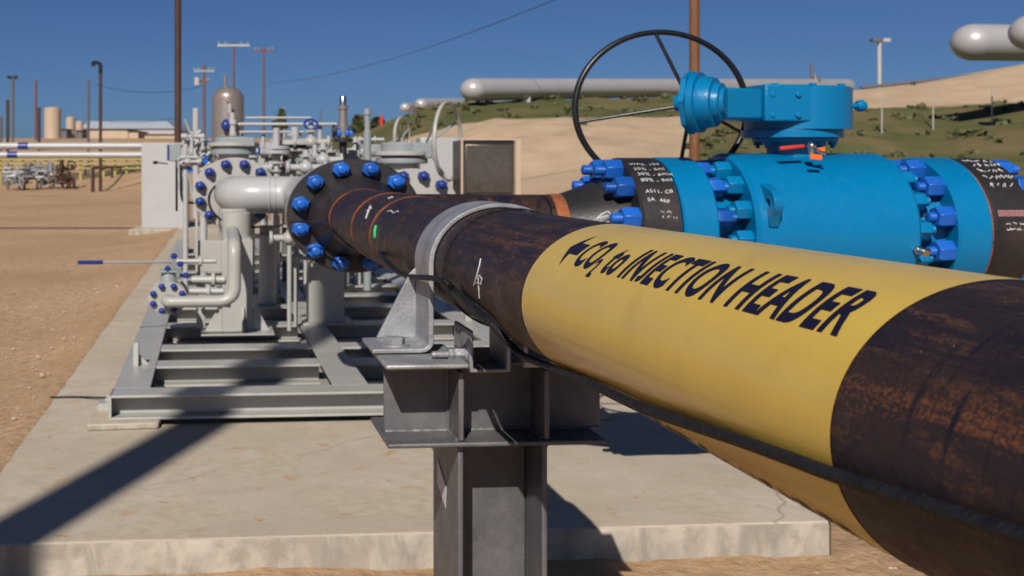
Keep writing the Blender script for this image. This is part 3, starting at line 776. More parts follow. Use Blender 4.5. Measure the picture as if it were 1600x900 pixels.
cl = thing('pipe_clamp', 'thick galvanised saddle strap arching over the dark pipe, bolted to the stand', 'pipe clamp', W(SP, 2.6, zBt), rot=PSI)
ri, ro = RP+.002, RP*1.083+.001
def strap_profile(r, foot, n=40):
    """outline from left foot up over the pipe to right foot"""
    pts = []
    zf_ = zBt+.028
    return [(-r, zf_-zc)]+[(-r*math.cos(math.pi*i/n), r*math.sin(math.pi*i/n)) for i in range(n+1)]+[(r, zf_-zc)]
th = ro-ri
zf_ = zBt+.016-zc
fo = .115; rb = .02
def foot_side(sg):
    o = [(sg*ri, 0)]
    # inner line down, rounded to foot
    o += [(sg*ri, zf_+rb+th)]
    o += [(sg*(ri+rb+.0-math.cos(a)*(rb)), zf_+rb+0-math.sin(a)*rb) for a in [k*math.pi/16 for k in range(1, 9)]]
    return o
n = 48
outer = [(-ro-fo, zf_+th), (-ro-rb*.8, zf_+th)]+[(-ro-rb*.8+rb*.8*math.sin(a), zf_+th+rb*.8-rb*.8*math.cos(a)) for a in (.4, .8, 1.2, math.pi/2)]
outer += [(-ro*math.cos(math.pi*i/n), ro*math.sin(math.pi*i/n)) for i in range(n+1)]
outer += [(ro+rb*.8-rb*.8*math.sin(a), zf_+th+rb*.8-rb*.8*math.cos(a)) for a in (math.pi/2, 1.2, .8, .4)]+[(ro+rb*.8, zf_+th), (ro+fo, zf_+th)]
rB = .026
inner = [(ro+fo, zf_), (ri+rB, zf_)]+[(ri+rB-rB*math.sin(a), zf_+rB-rB*math.cos(a)) for a in (.4, .8, 1.2, math.pi/2)]
inner += [(ri*math.cos(math.pi*i/n), ri*math.sin(math.pi*i/n)) for i in range(n+1)]
inner += [(-ri-rB+rB*math.sin(a), zf_+rB-rB*math.cos(a)) for a in (math.pi/2, 1.2, .8, .4)]+[(-ri-rB, zf_), (-ro-fo, zf_)]
mb = MB(); N_ = len(outer); assert len(inner) == N_
inn = inner[::-1]
Fc = lambda a, b, c: W(SP+a, c, zc+b)
vs = []
for tt in (TC0-.0, TC1):
    vs += [Fc(a, b, tt) for a, b in outer]+[Fc(a, b, tt) for a, b in inn]
fs = []
for i in range(N_-1):
    fs += [(i, i+1, N_+i+1, N_+i), (2*N_+i, 3*N_+i, 3*N_+i+1, 2*N_+i+1), (i, 2*N_+i, 2*N_+i+1, i+1), (N_+i, N_+i+1, 3*N_+i+1, 3*N_+i)]
fs += [(0, N_, 3*N_, 2*N_), (N_-1, 3*N_-1, 4*N_-1, 2*N_-1)]
mb.add(vs, fs); part('strap', mb, M['galv'], cl, .002)
for sg in (-1, 1):
    mb = MB(); mb.prism([(sg*(ro-.002), zf_+th), (sg*(ro+.085), zf_+th), (sg*(ro+.012), zf_+th+.165), (sg*(ro-.002), zf_+th+.18)], Fc, TC1-.012, TC1)
    part('gusset', mb, M['galv'], cl, .002)
    mb = MB(); bc = W(SP+sg*(ro+.062), TC0+.055, zc+zf_+th)
    mb.lathe(bc, Ez, [(0, .031), (.004, .031)], 28); mb.hexn(bc+Ez*.004, Ez, .022, .017, .2); mb.cyl(bc-Ez*.075, bc, .010); mb.hexn(bc-Ez*.062, Ez, .02, .02)
    part('anchor_bolt', mb, M['galv'], cl)

# cable along the pipe
pxs = [(452, 347), (470, 346), (500, 350), (522, 364), (545, 384), (562, 390), (585, 388), (600, 404), (620, 424), (642, 432), (668, 434), (692, 438), (712, 455), (740, 480), (766, 504), (790, 530), (812, 552), (840, 566), (870, 577), (930, 603), (1000, 636), (1080, 664), (1160, 690), (1230, 715), (1300, 741), (1380, 767), (1450, 790), (1530, 816), (1620, 846), (1720, 882)]
path = []
for i, (x, y) in enumerate(pxs):
    if x < 500: p = P(x, y, 5.0)
    elif x < 600: p = P(x, y, 5.0-(x-500)/100*1.2)
    elif x < 700: r = RP+.028; p = inv(x, y, r)
    else: p = inv(x, y, RP+.009)
    path.append(p)
# catmull smoothing
def smooth(pts, k=6):
    out = []
    for i in range(len(pts)-1):
        p0, p1, p2, p3 = pts[max(i-1, 0)], pts[i], pts[i+1], pts[min(i+2, len(pts)-1)]
        for j in range(k):
            t = j/k; out.append(.5*((2*p1)+(p2-p0)*t+(2*p0-5*p1+4*p2-p3)*t*t+(3*p1-p0-3*p2+p3)*t**3))
    out.append(pts[-1]); return out
single('rubber_cable', MB().tube(smooth(path), .0066, 12), M['rubber'], 'black rubber cable sagging along the left side of the labelled pipe', 'cable')
single('wire_tie', MB().ring(cp(tY(18.3*RP)), pdir, RP+.003, .0022, 64, 6), M['rubber'], 'thin black wire tie looped around the dark pipe just before the clamp', 'wire tie')

# ------------------------------------------------------------------ blue valve
def VS(x): return W(SP+x, TV, -.247)
sc = lambda x: SP+x
bp = thing('branch_pipe', 'short rusty brown pipe joining the labelled pipe to the black flange of the blue valve', 'pipe', VS(.5)-Ez*.14, rot=PSI)
part('pipe_body', MB().lathe(VS(.425), Es, [(0, RP), (.05, RP)], 48), M['pipe'], bp)
part('weld_band', MB().lathe(VS(.44), Es, [(0, RP+.001), (.01, RP+.003), (.035, RP+.002), (.045, RP+.001)], 48), M['rustring'], bp)
part('neck_flange', MB().lathe(VS(.475), Es, [(0, RP+.001), (.12, .185), (.165, .20), (.172, .20), (.174, .262), (.182, .270), (.290, .270), (.293, .262), (.293, .1)], 96), M['blackfl'], bp)
boltring(bp, VS(.649), -Es, BC, 12, R_(15), .040, .052, .020, .030, M['royal'], rot=.25)
mb = MB(); mb.tube([VS(.555)+Vector((0, -.13, .03))+Ez*.03, VS(.575)+Vector((0, -.15, .08)), VS(.585)+Vector((0, -.17, .03))], .002, 5)
def oncyl(x, ang, r): a = R_(ang); return VS(x)+(-Et*math.cos(a)+Ez*math.sin(a))*r
def scribble(parent, x0, x1, a0, a1, rows, r, seed, m='chalk', wd=.0016, name='chalk_writing'):
    rnd = random.Random(seed); mb = MB()
    for k in range(rows):
        a = a0+(a1-a0)*k/max(1, rows-1); x = x0+rnd.uniform(0, .01); xe = x1-rnd.uniform(0, .015)
        while x < xe:
            n = rnd.randint(2, 4); pts = []
            h = abs(a1-a0)/max(1, rows-1)*.30 if rows > 1 else 4
            for j in range(n+1): pts.append(oncyl(x+rnd.uniform(-.001, .004)+j*.0035, a+rnd.uniform(-h, h), r))
            mb.tube(pts, wd, 4); x += n*.0035+rnd.uniform(.003, .009)
    return part(name, mb, M[m], parent)
def chalktext(parent, txt, x0, ang, size, r, m='chalk'):
    vs, fs = text_mesh(txt, size, off=.0)
    mbt = MB(); mbt.add([oncyl(x0+v[0]*1.0, ang+math.degrees(v[1]/r)+.6*math.sin(v[0]*90), r) for v in vs], fs)
    return part('chalk_writing', mbt, M[m], parent, smooth=False)
for k, (t_, a_) in enumerate((('WPS. 104', 64), ('20% - 5ml', 56.5), ('30% - 6min', 50), ('80% - 9ml', 43.5))): chalktext(bp, t_, .660+.003*k, a_, .0215, .2708)
for t_, a_ in (('AS11- CB', 33), ('SA  46p', 26)): chalktext(bp, t_, .672, a_, .019, .2708)
scribble(bp, .70, .745, 18, 14, 2, .2705, 3, wd=.0012)
mb = MB(); mb.tube([P(932, 342, 3.735), P(941, 334, 3.735), P(950, 330, 3.74), P(955, 336, 3.735), P(957, 346, 3.72)], .0022, 6); mb.tube([P(934, 341, 3.735), P(950, 337, 3.735)], .002, 6)
part('chalk_mark', mb, M['chalk'], bp)
bv = thing('ball_valve', 'big bright blue ball valve with a black handwheel behind the yellow label', 'valve', VS(1.23)-Ez*.3, rot=PSI)
part('end_flange', MB().lathe(VS(.773), Es, [(0, .1), (0, .266), (.006, .272), (.100, .272), (.106, .266), (.106, .2), (.22, .18)], 96), M['cyan'], bv)
part('end_flange', MB().lathe(VS(1.50), Es, [(0, .18), (.107, .2), (.107, .266), (.113, .272), (.208, .272), (.214, .266), (.214, .1)], 96), M['cyan'], bv)
BR = .287
part('valve_body', MB().lathe(VS(.985), Es, [(0, .15), (0, BR-.012), (.012, BR), (.49, BR), (.502, BR-.012), (.502, .15)], 128), M['cyan'], bv)
boltring(bv, VS(.879), Es, BC, 12, R_(15), .036, .045, .019, .018, M['royal'], rot=.25)
boltring(bv, VS(1.607), -Es, BC, 12, R_(15), .040, .052, .019, .022, M['royal'], rot=.25)
boltring(bv, VS(.985), -Es, .232, 14, R_(4), .036, .046, .018, .018, M['cyan'], rot=.2, name='body_nut')
boltring(bv, VS(1.487), Es, .232, 14, R_(4), .036, .046, .018, .018, M['cyan'], rot=.2, name='body_nut')
# lifting lug plate on the camera side
mb = MB(); lugr = .050
def lug(parent, x, ang):
    a = R_(ang); c = VS(x); u = (-Et*math.cos(a)+Ez*math.sin(a)); v = (Et*math.sin(a)+Ez*math.cos(a))
    pts = []
    ring_o = [(BR-.06, -.085), (BR-.005, -.08)]+[(BR+.012+lugr*math.cos(q), lugr*math.sin(q)) for q in [(-70+14*k)*math.pi/180 for k in range(11)]]+[(BR-.005, .08), (BR-.06, .085)]
    mbb = MB(); hole = [(BR+.012+.017*math.cos(-q*math.pi/8), .017*math.sin(-q*math.pi/8)) for q in range(16)]
    # annular plate built from strips between the outline and the hole
    nO = 32; cen = (BR+.012, 0); import_pts = []
    def rayhit(q):
        dx, dy = math.cos(q), math.sin(q); best = None
        for i in range(len(ring_o)):
            (x1, y1), (x2, y2) = ring_o[i], ring_o[(i+1) % len(ring_o)]
            ex, ey = x2-x1, y2-y1; den = dx*ey-dy*ex
            if abs(den) < 1e-9: continue
            tt = ((x1-cen[0])*ey-(y1-cen[1])*ex)/den; uu = ((x1-cen[0])*dy-(y1-cen[1])*dx)/den
            if tt > 0 and -1e-6 <= uu <= 1+1e-6: best = tt if best is None else max(best, tt)
        return (cen[0]+dx*best, cen[1]+dy*best)
    O = [rayhit(2*math.pi*i/nO) for i in range(nO)]; H = [(cen[0]+.017*math.cos(2*math.pi*i/nO), .017*math.sin(2*math.pi*i/nO)) for i in range(nO)]
    vs = [c+u*p+v*q+Es*k for k in (-.014, .014) for L_ in (O, H) for p, q in L_]
    fs = []
    for i in range(nO):
        j = (i+1) % nO
        fs += [(i, j, nO+j, nO+i), (2*nO+i, 3*nO+i, 3*nO+j, 2*nO+j), (i, 2*nO+i, 2*nO+j, j), (nO+i, nO+j, 3*nO+j, 3*nO+i)]
    mbb.add(vs, fs); part('lifting_lug', mbb, M['cyan'], parent, .002)
lug(bv, 1.03, 22)
# drain fittings on the body
for (x, ang) in ((1.055, -12), (1.47, -10)):
    p = oncyl(x, ang, BR); d = (p-VS(x)).normalized()
    mb = MB(); mb.hexn(p, d, .016, .014); mb.lathe(p+d*.014, d, [(0, .008), (.014, .008), (.014, .014), (.030, .014), (.034, .010)], 14); mb.ball(p+d*.03+Es*.016, .010, 10)
    part('bleed_fitting', mb, M['chrome'], bv)
# bonnet and gear box
gc_ = VS(1.23); gs, gt = st(gc_)
zt = gc_.z+BR
def GZ(py): return P(0, py, 3.98).z
part('bonnet', MB().cyl(W(gs, gt, zt-.04), W(gs, gt, GZ(219)), .085, None, 40), M['cyan'], bv, .002)
mb = MB(); mb.cyl(W(gs, gt, GZ(222)), W(gs, gt, GZ(216)), .128, None, 48); mb.cyl(W(gs-.01, gt, GZ(216)), W(gs-.01, gt, GZ(203)), .152, None, 48)
part('gear_base', mb, M['cyan'], bv, .002)
for i in range(8):
    a = i*math.pi/4+.3; mb = MB(); mb.bolt(W(gs+math.cos(a)*.11, gt+math.sin(a)*.11, GZ(222)), -Ez, .014, .012, .007, .01); part('base_bolt', mb, M['cyan'], bv)
part('gear_drum', MB().lathe(W(gs+.01, gt, GZ(203)), Ez, [(0, .16), (GZ(137)-GZ(203)-.006, .16), (GZ(137)-GZ(203), .154), (GZ(137)-GZ(203)+.002, .0001)], 64), M['cyan'], bv)
b0, b1 = GZ(193), GZ(141)
mb = MB(); mb.prism([(gs-.17, gt-.165), (gs-.02, gt-.157), (gs-.02, gt-.02), (gs-.17, gt-.02)], W, b0+.002, b1+.012)
part('gear_cover', mb, M['cyan'], bv, .006)
mb = MB(); 
for (x, z) in ((-.145, .8), (-.145, .2), (-.065, .8), (-.065, .2)): mb.lathe(W(gs+x, gt-.159, b0+(b1-b0)*z), -Et, [(0, .010), (.008, .009), (.010, .001)], 12)
for (x, y) in ((-.11, -.1), (.0, -.12), (.1, -.1), (.1, .08), (-.1, .08)): mb.hexn(W(gs+x, gt+y, GZ(137)+.001), Ez, .012, .009)
part('cover_bolt', mb, M['cyan'], bv)
# worm housing arm to the left
wy = 3.80; wc = P(1096, 160, wy); ws, wt = st(wc)
mb = MB(); mb.prism([(gs-.168, gt-.15), (gs-.168, gt+.0), (ws+.03, wt+.075), (ws+.03, wt-.055)], W, b0+.006, b1-.004)
part('worm_arm', mb, M['cyan'], bv, .01)
na = math.radians(58)
nw = Vector((-math.sin(na), math.cos(na), 0))      # wheel shaft, away and to the left
mb = MB().lathe(wc-nw*.075, nw, [(0, .0001), (0, .046), (.010, .052), (.012, .066), (.030, .070), (.032, .086), (.060, .092), (.072, .092), (.074, .107), (.094, .107), (.097, .10), (.10, .04), (.15, .03)], 56)
mb.lathe(wc+nw*.0215, nw, [(0, .01), (0, .112), (.016, .112), (.016, .01)], 8)
part('worm_housing', mb, M['cyan'], bv)
mb = MB()
for i in range(6):
    a = i*math.pi/3+.5; u = nw.cross(Ez).normalized(); mb.hexn(wc+nw*.03+(u*math.cos(a)+Ez*math.sin(a))*.085, -nw, .012, .012)

part('housing_rib', mb, M['cyan'], bv)
hw = P(1034, 170, 4.15); nh = Vector((-.16, 1, .0)).normalized()
part('handwheel', MB().ring(hw, nh, .294, .0105, 96, 12), M['black'], bv)
hub = P(1080, 163, 4.02)
mb = MB(); mb.ball(hub, .03, 12)
u = nh.cross(Ez).normalized()
for (x, y) in ((1024, 60), (894, 192), (1058, 280), (1180, 210)):
    e = P(x, y, 4.15); d = e-hw; d -= nh*d.dot(nh); e = hw+d.normalized()*.292
    mb.cyl(hub, e, .0065, None, 10)
part('wheel_spoke', mb, M['black'], bv)
mb = MB(); kp = W(gs+.165, gt-.03, GZ(165)); mb.lathe(kp, Es, [(0, .010), (.02, .010), (.02, .016), (.028, .022), (.04, .022), (.05, .015), (.054, .001)], 20)
part('position_knob', mb, M['cyan'], bv)
# red lever and orange tag
mb = MB(); a = P(1213, 237, 3.80); b = a
mb.prism([(.01, .004), (.085, .014), (.085, .026), (.01, .018)], lambda x, y, z: a+Es*x+Ez*y+Et*z, -.008, .008)
part('red_lever', mb, M['red'], bv, .003)
mb = MB(); mb.ball(P(1268, 228, 3.79), .014, 14); mb.cyl(P(1268, 228, 3.80), P(1268, 240, 3.80), .010); mb.cyl(P(1274, 234, 3.78), P(1290, 241, 3.78), .006)
part('lock_fitting', mb, M['chrome'], bv)
mb = MB(); a = P(1266, 240, 3.76); mb.prism([(0, 0), (.036, -.004), (.036, -.022), (0, -.018)], lambda x, y, z: a+Es*x+Ez*y+Et*z, 0, .004)
a = P(1276, 236, 3.78); mb.prism([(0, 0), (.026, 0), (.026, .014), (0, .010)], lambda x, y, z: a+Es*x+Ez*y+Et*z, 0, .004)
part('orange_tag', mb, M['orange'], bv)
# right flange
rf = thing('pipe_flange', 'black chalk-marked flange at the right edge of the blue valve, with a rusty rim', 'flange', VS(1.78)-Ez*.27, rot=PSI)
part('flange_body', MB().lathe(VS(1.722), Es, [(0, .1), (0, .262), (.006, .268), (.115, .268), (.121, .262), (.125, .2), (.30, RP), (1.6, RP)], 96), M['blackfl'], rf)
part('rusty_rim', MB().lathe(VS(1.7155), Es, [(0, .2), (0, .262), (.0055, .262), (.0055, .2)], 96), M['rustring'], rf)
boltring(rf, VS(1.843), Es, BC, 12, R_(15), .040, .052, .020, .030, M['royal'], rot=.25)
scribble(rf, 1.735, 1.83, 74, 40, 5, .2685, 11)
scribble(rf, 1.75, 1.82, 8, 4, 2, .2685, 12, wd=.002)
mb = MB()
for a in (18, 19, 20, 21, 22): mb.tube([oncyl(1.735, a-4, .2683), oncyl(1.835, a-4, .2683)], .0016, 4)
part('pink_mark', mb, M['pink'], rf)
# pillar under the blue valve
mb = MB(); mb.box(SP+1.98, SP+2.2, TV-.1, TV+.1, ZG-.1, -.40); mb.box(SP+1.9, SP+2.28, TV-.16, TV+.16, ZG, ZG+.02); mb.box(SP+1.95, SP+2.23, TV-.14, TV+.14, -.41, -.39)
single('valve_pedestal', mb, M['grey'], 'steel pedestal on the ground beneath the pipe beyond the blue valve', 'pedestal', bevel=.003, rot=PSI)

# ------------------------------------------------------------------ second row of equipment behind
v2, vt2 = ax_valve('ball_valve', 'distant grey ball valve with the small looped handwheel, behind the black flange', 'valve', 'grey ball valves on the skid', P(585, 300, 10.8), Et, .25, .84, .276, M['grey'], M['navy'])
g = MB(); s, t = st(vt2); g.cyl(vt2+Ez*.06, vt2+Ez*.10, .16, None, 40); part('gear_flange', g, M['grey2'], v2)
g = MB(); g.box(s-.12, s+.22, t-.14, t+.12, vt2.z+.10, vt2.z+.22); g.cyl(vt2+Ez*.10, vt2+Ez*.225, .16, None, 40); part('gear_housing', g, M['grey2'], v2, .01)
g = MB(); c = P(628, 214, 10.4); hn = Vector((.93, -.36, 0)).normalized(); g.ring(c, hn, .19, .013, 48, 8)
for k in range(3):
    a = k*2.094+.4; h = Vector((-hn.y, hn.x, 0)); g.cyl(c, c+(h*math.cos(a)+Ez*math.sin(a))*.19, .008)
g.cyl(c, vt2+Ez*.15, .018); part('handwheel', g, M['grey'], v2)
v3, vt3 = ax_valve('ball_valve', 'grey ball valve with a tall grey handwheel, right of the black flange', 'valve', 'grey ball valves on the skid', P(628, 322, 7.9), Et, .25, .84, .276, M['grey'], M['navy'])
g = MB(); s, t = st(vt3); g.cyl(vt3+Ez*.06, vt3+Ez*.10, .16, None, 40); g.cyl(vt3+Ez*.10, vt3+Ez*.215, .13, None, 40); g.box(s-.02, s+.17, t-.12, t+.05, vt3.z+.10, vt3.z+.21); part('gear_housing', g, M['grey2'], v3, .008)
c = P(700, 221, 8.0); hn = Vector((.93, -.37, 0)).normalized(); h = Vector((-hn.y, hn.x, 0))
g = MB(); g.ring(c, hn, .29, .0125, 72, 10); part('handwheel', g, M['grey'], v3)
g = MB(); hb = P(664, 228, 8.15)
for a in (.6, 2.0, 3.3, 4.7): g.cyl(hb, c+(h*math.cos(a)+Ez*math.sin(a))*.288, .008, None, 8)
g.cyl(hb, vt3+Ez*.13, .02); part('wheel_spoke', g, M['grey2'], v3)

def cabinet(label, x0, x1, y0, y1, Y, dp, m, name='cabinet', legs=True, cat='cabinet', frame=None):
    a = P(x0, y0, Y); b = P(x1, y1, Y); s0, t0 = st(a); s1, t1 = st(b); zt_ = a.z; zb = b.z
    o = thing(name, label, cat, W((s0+s1)/2, t0+dp/2, ZG if legs else zb), rot=PSI)
    part('cabinet_body', MB().box(s0, s1, t0, t0+dp, zb, zt_), m, o, .008)
    part('cabinet_door', MB().box(s0+.02, s1-.02, t0-.012, t0-.001, zb+.03, zt_-.03), frame or m, o, .004)
    if legs:
        for s in (s0+.03, s1-.07): part('leg', MB().box(s, s+.04, t0+.05, t0+.09, ZG, zb+.001), M['grey'], o)
    return o
cabinet('white panel box between the grey handwheel and the dark cabinet', 657, 719, 215, 303, 8.7, .2, M['white'])
dc = cabinet('dark reflective steel cabinet in a tan frame in front of the sandy slope', 722, 806, 219, 308, 7.6, .3, M['darkbox'])
s0, t0 = st(P(722, 219, 7.6)); s1, _ = st(P(806, 219, 7.6)); zt_ = P(0, 219, 7.6).z; zb = P(0, 308, 7.6).z
part('frame', MB().box(s0-.01, s1+.03, t0-.03, t0-.013, zt_, zt_+.012).box(s1+.0, s1+.03, t0-.03, t0-.013, zb, zt_).box(s0-.012, s0+.0, t0-.03, t0-.013, zb, zt_).box(s0-.01, s1+.03, t0-.03, t0-.013, zb-.02, zb), M['cream'], dc)

# tube rack
rk = thing('tube_rack', 'frame of thin cream horizontal tubes above the skid between tank and relief valve', 'tube rack', P(450, 300, 10.5), rot=PSI)
for (x0, x1, y, r) in ((372, 526, 194, .016), (384, 486, 184, .011), (374, 476, 206, .011)):
    part('rail_tube', MB().cyl(P(x0, y, 10.5), P(x1, y, 10.5), r, None, 12), M['white'], rk)
for x, y0, y1 in ((428, 182, 330), (460, 194, 330), (411, 206, 300), (500, 194, 300), (378, 206, 300)):
    part('post', MB().cyl(P(x, y0, 10.55), Vector((P(x, y0, 10.55).x, 10.55, ZSK)), .018, None, 12).lathe(P(x, (y0+y1)/2-10, 10.55), Ez, [(0, .02), (0, .05), (.02, .05), (.02, .03), (.05, .03), (.05, .055), (.07, .055), (.07, .02)], 18), M['white'], rk)

def smallvalve(label, px, py, Y, k=1.0, m='grey', hm='navy', group=None, handle=True, up=True):
    c = P(px, py, Y); v = thing('needle_valve', label, 'valve', c-Ez*.08*k, group, rot=PSI)
    part('valve_body', MB().ball(c, .055*k, 16).cyl(c-Es*.12*k, c+Es*.12*k, .03*k).lathe(c-Es*.14*k, Es, [(0, .01), (0, .06*k), (.02*k, .06*k), (.02*k, .01)], 20).lathe(c+Es*.12*k, Es, [(0, .01), (0, .06*k), (.02*k, .06*k), (.02*k, .01)], 20), M[m], v)
    part('bonnet', MB().cyl(c, c+Ez*.15*k, .022*k, None, 14).cyl(c+Ez*.09*k, c+Ez*.11*k, .045*k, None, 16), M[m], v)
    if handle and hm == 'navy': part('handle', MB().ring(c+Ez*.16*k, Vector((.2, -.9, .4)), .05*k, .010*k, 24, 6).cyl(c+Ez*.14*k, c+Ez*.18*k, .02*k, None, 10), M[hm], v)
    part('stem_pipe', MB().cyl(c, c-Ez*(c.z-ZSK)*1.0, .016*k, None, 10), M[m], v)
    return v
GV = 'small valves crowding the skid behind the flange'
svl = [
 ('small pale valve nearest the left end of the cream tubes', 395, 262, 9.6, 1.0, 'white', 'navy'),
 ('pale valve under the second tube post, dark gap at its left', 430, 238, 10.2, 1.1, 'white', 'grey'),
 ('pale valve with a wide flange under the middle of the cream tubes', 460, 232, 10.0, 1.3, 'white', 'grey'),
 ('small valve with dark blue handle under the right half of the cream tubes', 486, 222, 9.8, 1.0, 'grey', 'navy'),
 ('small pale valve left of the relief valve, low down', 505, 250, 9.4, 1.0, 'white', 'grey'),
 ('pale valve directly above the left shoulder of the black flange', 478, 262, 9.0, 1.0, 'white', 'grey2'),
 ('small pale valve just above the white spool', 432, 282, 8.9, .8, 'white', 'grey'),
 ('small grey valve among the beam shadows below the white spool', 452, 372, 7.2, .8, 'grey', 'grey2'),
 ('small grey valve low beside the foot of the black flange', 462, 402, 7.4, .7, 'grey', 'grey'),
 ('pale valve below and right of the relief valve', 556, 236, 10.2, .9, 'white', 'grey'),
]
for a in svl: smallvalve(a[0], a[1], a[2], a[3], a[4], a[5], a[6], GV)
def yoke(label, px, ytop, Y, r=.03, rings=(), m='white', y0=330):
    x = P(px, 0, Y).x; zt_ = P(px, ytop, Y).z; z0 = ZSK
    o = thing('riser_pipe', label, 'pipe', (x, Y, z0), 'upright risers on the skid', rot=PSI)
    part('riser_body', MB().cyl((x, Y, z0), (x, Y, zt_), r, r*.9, 14), M[m], o)
    for (y, rr, h) in rings:
        z = P(0, y, Y).z; part('flange', MB().lathe((x, Y, z), Ez, [(0, r), (0, rr), (h, rr), (h, r)], 22), M[m], o)
    return o
yoke('upright riser with two broad discs just right of the left valve gearbox', 432, 200, 9.7, .028, ((233, .105, .03), (240, .105, .03), (256, .07, .02)))
yoke('upright riser carrying a wide plate under the cream tubes', 461, 198, 9.9, .034, ((226, .16, .04), (236, .12, .03), (262, .08, .02)))
yoke('thin upright riser beside the left shoulder of the black flange', 492, 226, 9.5, .020, ((244, .07, .02), (258, .07, .02)))
yoke('short riser with dark discs right of the wide plate riser', 478, 240, 9.2, .022, ((252, .075, .03),), 'grey2')
yoke('thin riser nearest the relief valve on its left', 516, 222, 9.8, .018, ((238, .06, .02),), 'grey')
yoke('dark slim riser between the pale risers', 446, 236, 10.3, .030, (), 'steel')
yoke('short pale riser right of the relief valve', 560, 222, 10.0, .022, ((240, .07, .02),))
yoke('low pale riser beneath the white spool on its right', 418, 352, 8.6, .06, ((372, .10, .03),), 'grey')
def hbar(label, x0, x1, y, Y, r, m='white'):
    o = thing('cross_pipe', label, 'pipe', P((x0+x1)/2, y, Y)-Ez*r, 'short level pipes on the skid', rot=PSI)
    part('pipe_body', MB().cyl(P(x0, y, Y), P(x1, y, Y), r, None, 14), M[m], o)
    for q in (.25, .7): part('flange', MB().cyl(P(x0+(x1-x0)*q, y, Y), P(x0+(x1-x0)*(q+.05), y, Y), r*2, None, 18), M[m], o)
hbar('level pipe with flanges between the cream tube posts, upper one', 415, 515, 248, 10.6, .035)
hbar('level pipe with flanges just above the white spool', 408, 500, 268, 9.9, .045, 'grey')
hbar('level pipe low behind the black flange, right of the relief valve', 548, 600, 218, 11.5, .02, 'white')
for (x0, x1, y0, y1, Y, lb, mm) in ((404, 424, 222, 292, 11.2, 'pale upright panel right of the left valve gearbox', 'white'), (500, 522, 236, 275, 11.5, 'pale square box behind the left shoulder of the black flange', 'grey'), (330, 352, 178, 196, 12.5, 'x', 'grey')):
    if lb == 'x': continue
    a = P(x0, y0, Y); b = P(x1, y1, Y); s0, t0 = st(a); s1, _ = st(b)
    o = thing('junction_box', lb, 'box', W((s0+s1)/2, t0+.1, ZSK), rot=PSI)
    part('box_body', MB().box(s0, s1, t0, t0+.2, b.z, a.z), M[mm], o, .006)
    part('box_leg', MB().box((s0+s1)/2-.03, (s0+s1)/2+.03, t0+.07, t0+.13, ZSK, b.z+.001), M['grey'], o)
# relief valve
c = P(536, 235, 9.6); rv = thing('relief_valve', 'tall slim relief valve with a silver cap and blue base rising behind the black flange', 'valve', c-Ez*.1, rot=PSI)
def zz(y): return P(0, y, 9.6).z
ax0 = Vector((c.x, c.y, 0))
def A_(y): return Vector((c.x, c.y, zz(y)))
part('spring_bonnet', MB().lathe(A_(215), Ez, [(0, .05), (zz(196)-zz(215), .05), (zz(195)-zz(215), .035), (zz(172)-zz(215), .030), (zz(171)-zz(215), .038), (zz(165)-zz(215), .038)], 20), M['vessel'], rv)
part('cap', MB().lathe(A_(166), Ez, [(0, .026), (zz(153)-zz(166), .026), (zz(150)-zz(166), .018)], 16), M['chrome'], rv)
mb = MB()
for i in range(6):
    a = i*1.047; mb.bolt(A_(212)+Vector((math.cos(a)*.06, math.sin(a)*.06, 0)), Ez, .018, .04, .008, .03)
part('stud_nut', mb, M['royal'], rv)
part('base_flange', MB().lathe(A_(222), Ez, [(0, .03), (0, .075), (zz(216)-zz(222), .075), (zz(216)-zz(222), .03)], 24).cyl(A_(222), Vector((c.x, c.y, ZSK)), .03).cyl(A_(205), A_(205)-Es*.08, .03).lathe(A_(205)-Es*.06, -Es, [(0, .06), (.02, .06), (.02, .01)], 20), M['blackfl'], rv)
mb = MB(); a = P(574, 170, 9.5); mb.lathe(Vector((a.x, a.y, ZSK)), Ez, [(0, .03), (P(0, 205, 9.5).z-ZSK, .03), (P(0, 204, 9.5).z-ZSK, .022), (P(0, 180, 9.5).z-ZSK, .022), (P(0, 179, 9.5).z-ZSK, .03), (a.z-ZSK, .026)], 16)
single('indicator_post', mb, M['grey2'], 'slim grey indicator post between the relief valve and the small handwheel', 'post')
# header box behind gearbox
mb = MB(); a = P(515, 234, 9.9); b = P(563, 262, 9.9); s0, t0 = st(a); s1, _ = st(b); mb.box(s0, s1, t0, t0+.2, b.z, a.z); mb.cyl(W((s0+s1)/2, t0+.1, ZSK), W((s0+s1)/2, t0+.1, b.z), .05)
single('actuator_box', mb, M['grey2'], 'pale blue-grey actuator box behind the top of the black flange', 'actuator', bevel=.01)

# instrument cluster at left
ic = thing('instrument_stand', 'crowded instrument stand with hoses and small blue fittings beside the white block', 'instrument stand', P(300, 380, 9.6), rot=PSI)
Yi = 9.4
def II(x, y, d=0): return P(x, y, Yi+d)
part('post', MB().cyl(II(290, 225), Vector((II(290, 0).x, Yi, ZSK)), .02, None, 12).cyl(II(318, 215), Vector((II(318, 0).x, Yi, ZSK)), .028, None, 12), M['white'], ic)
mb = MB(); s, t = st(II(268, 238)); mb.box(s-.02, s+.07, t, t+.06, II(0, 252).z, II(0, 224).z); part('meter_box', mb, M['grey2'], ic, .006)
mb = MB(); mb.box(s-.032, s-.0205, t-.01, t+.07, II(0, 251).z, II(0, 226).z); part('meter_face', mb, M['navy'], ic)
part('conduit', MB().tube(bend([II(283, 256), II(283, 300), II(286, 316), II(300, 317), II(312, 317)], .06), .012, 10).tube(bend([II(276, 250), II(276, 330)], .05), .009, 8), M['black'], ic)
part('lever', MB().cyl(II(262, 256), II(246, 254), .006).ball(II(243, 254), .022, 12, .7), M['black'], ic)
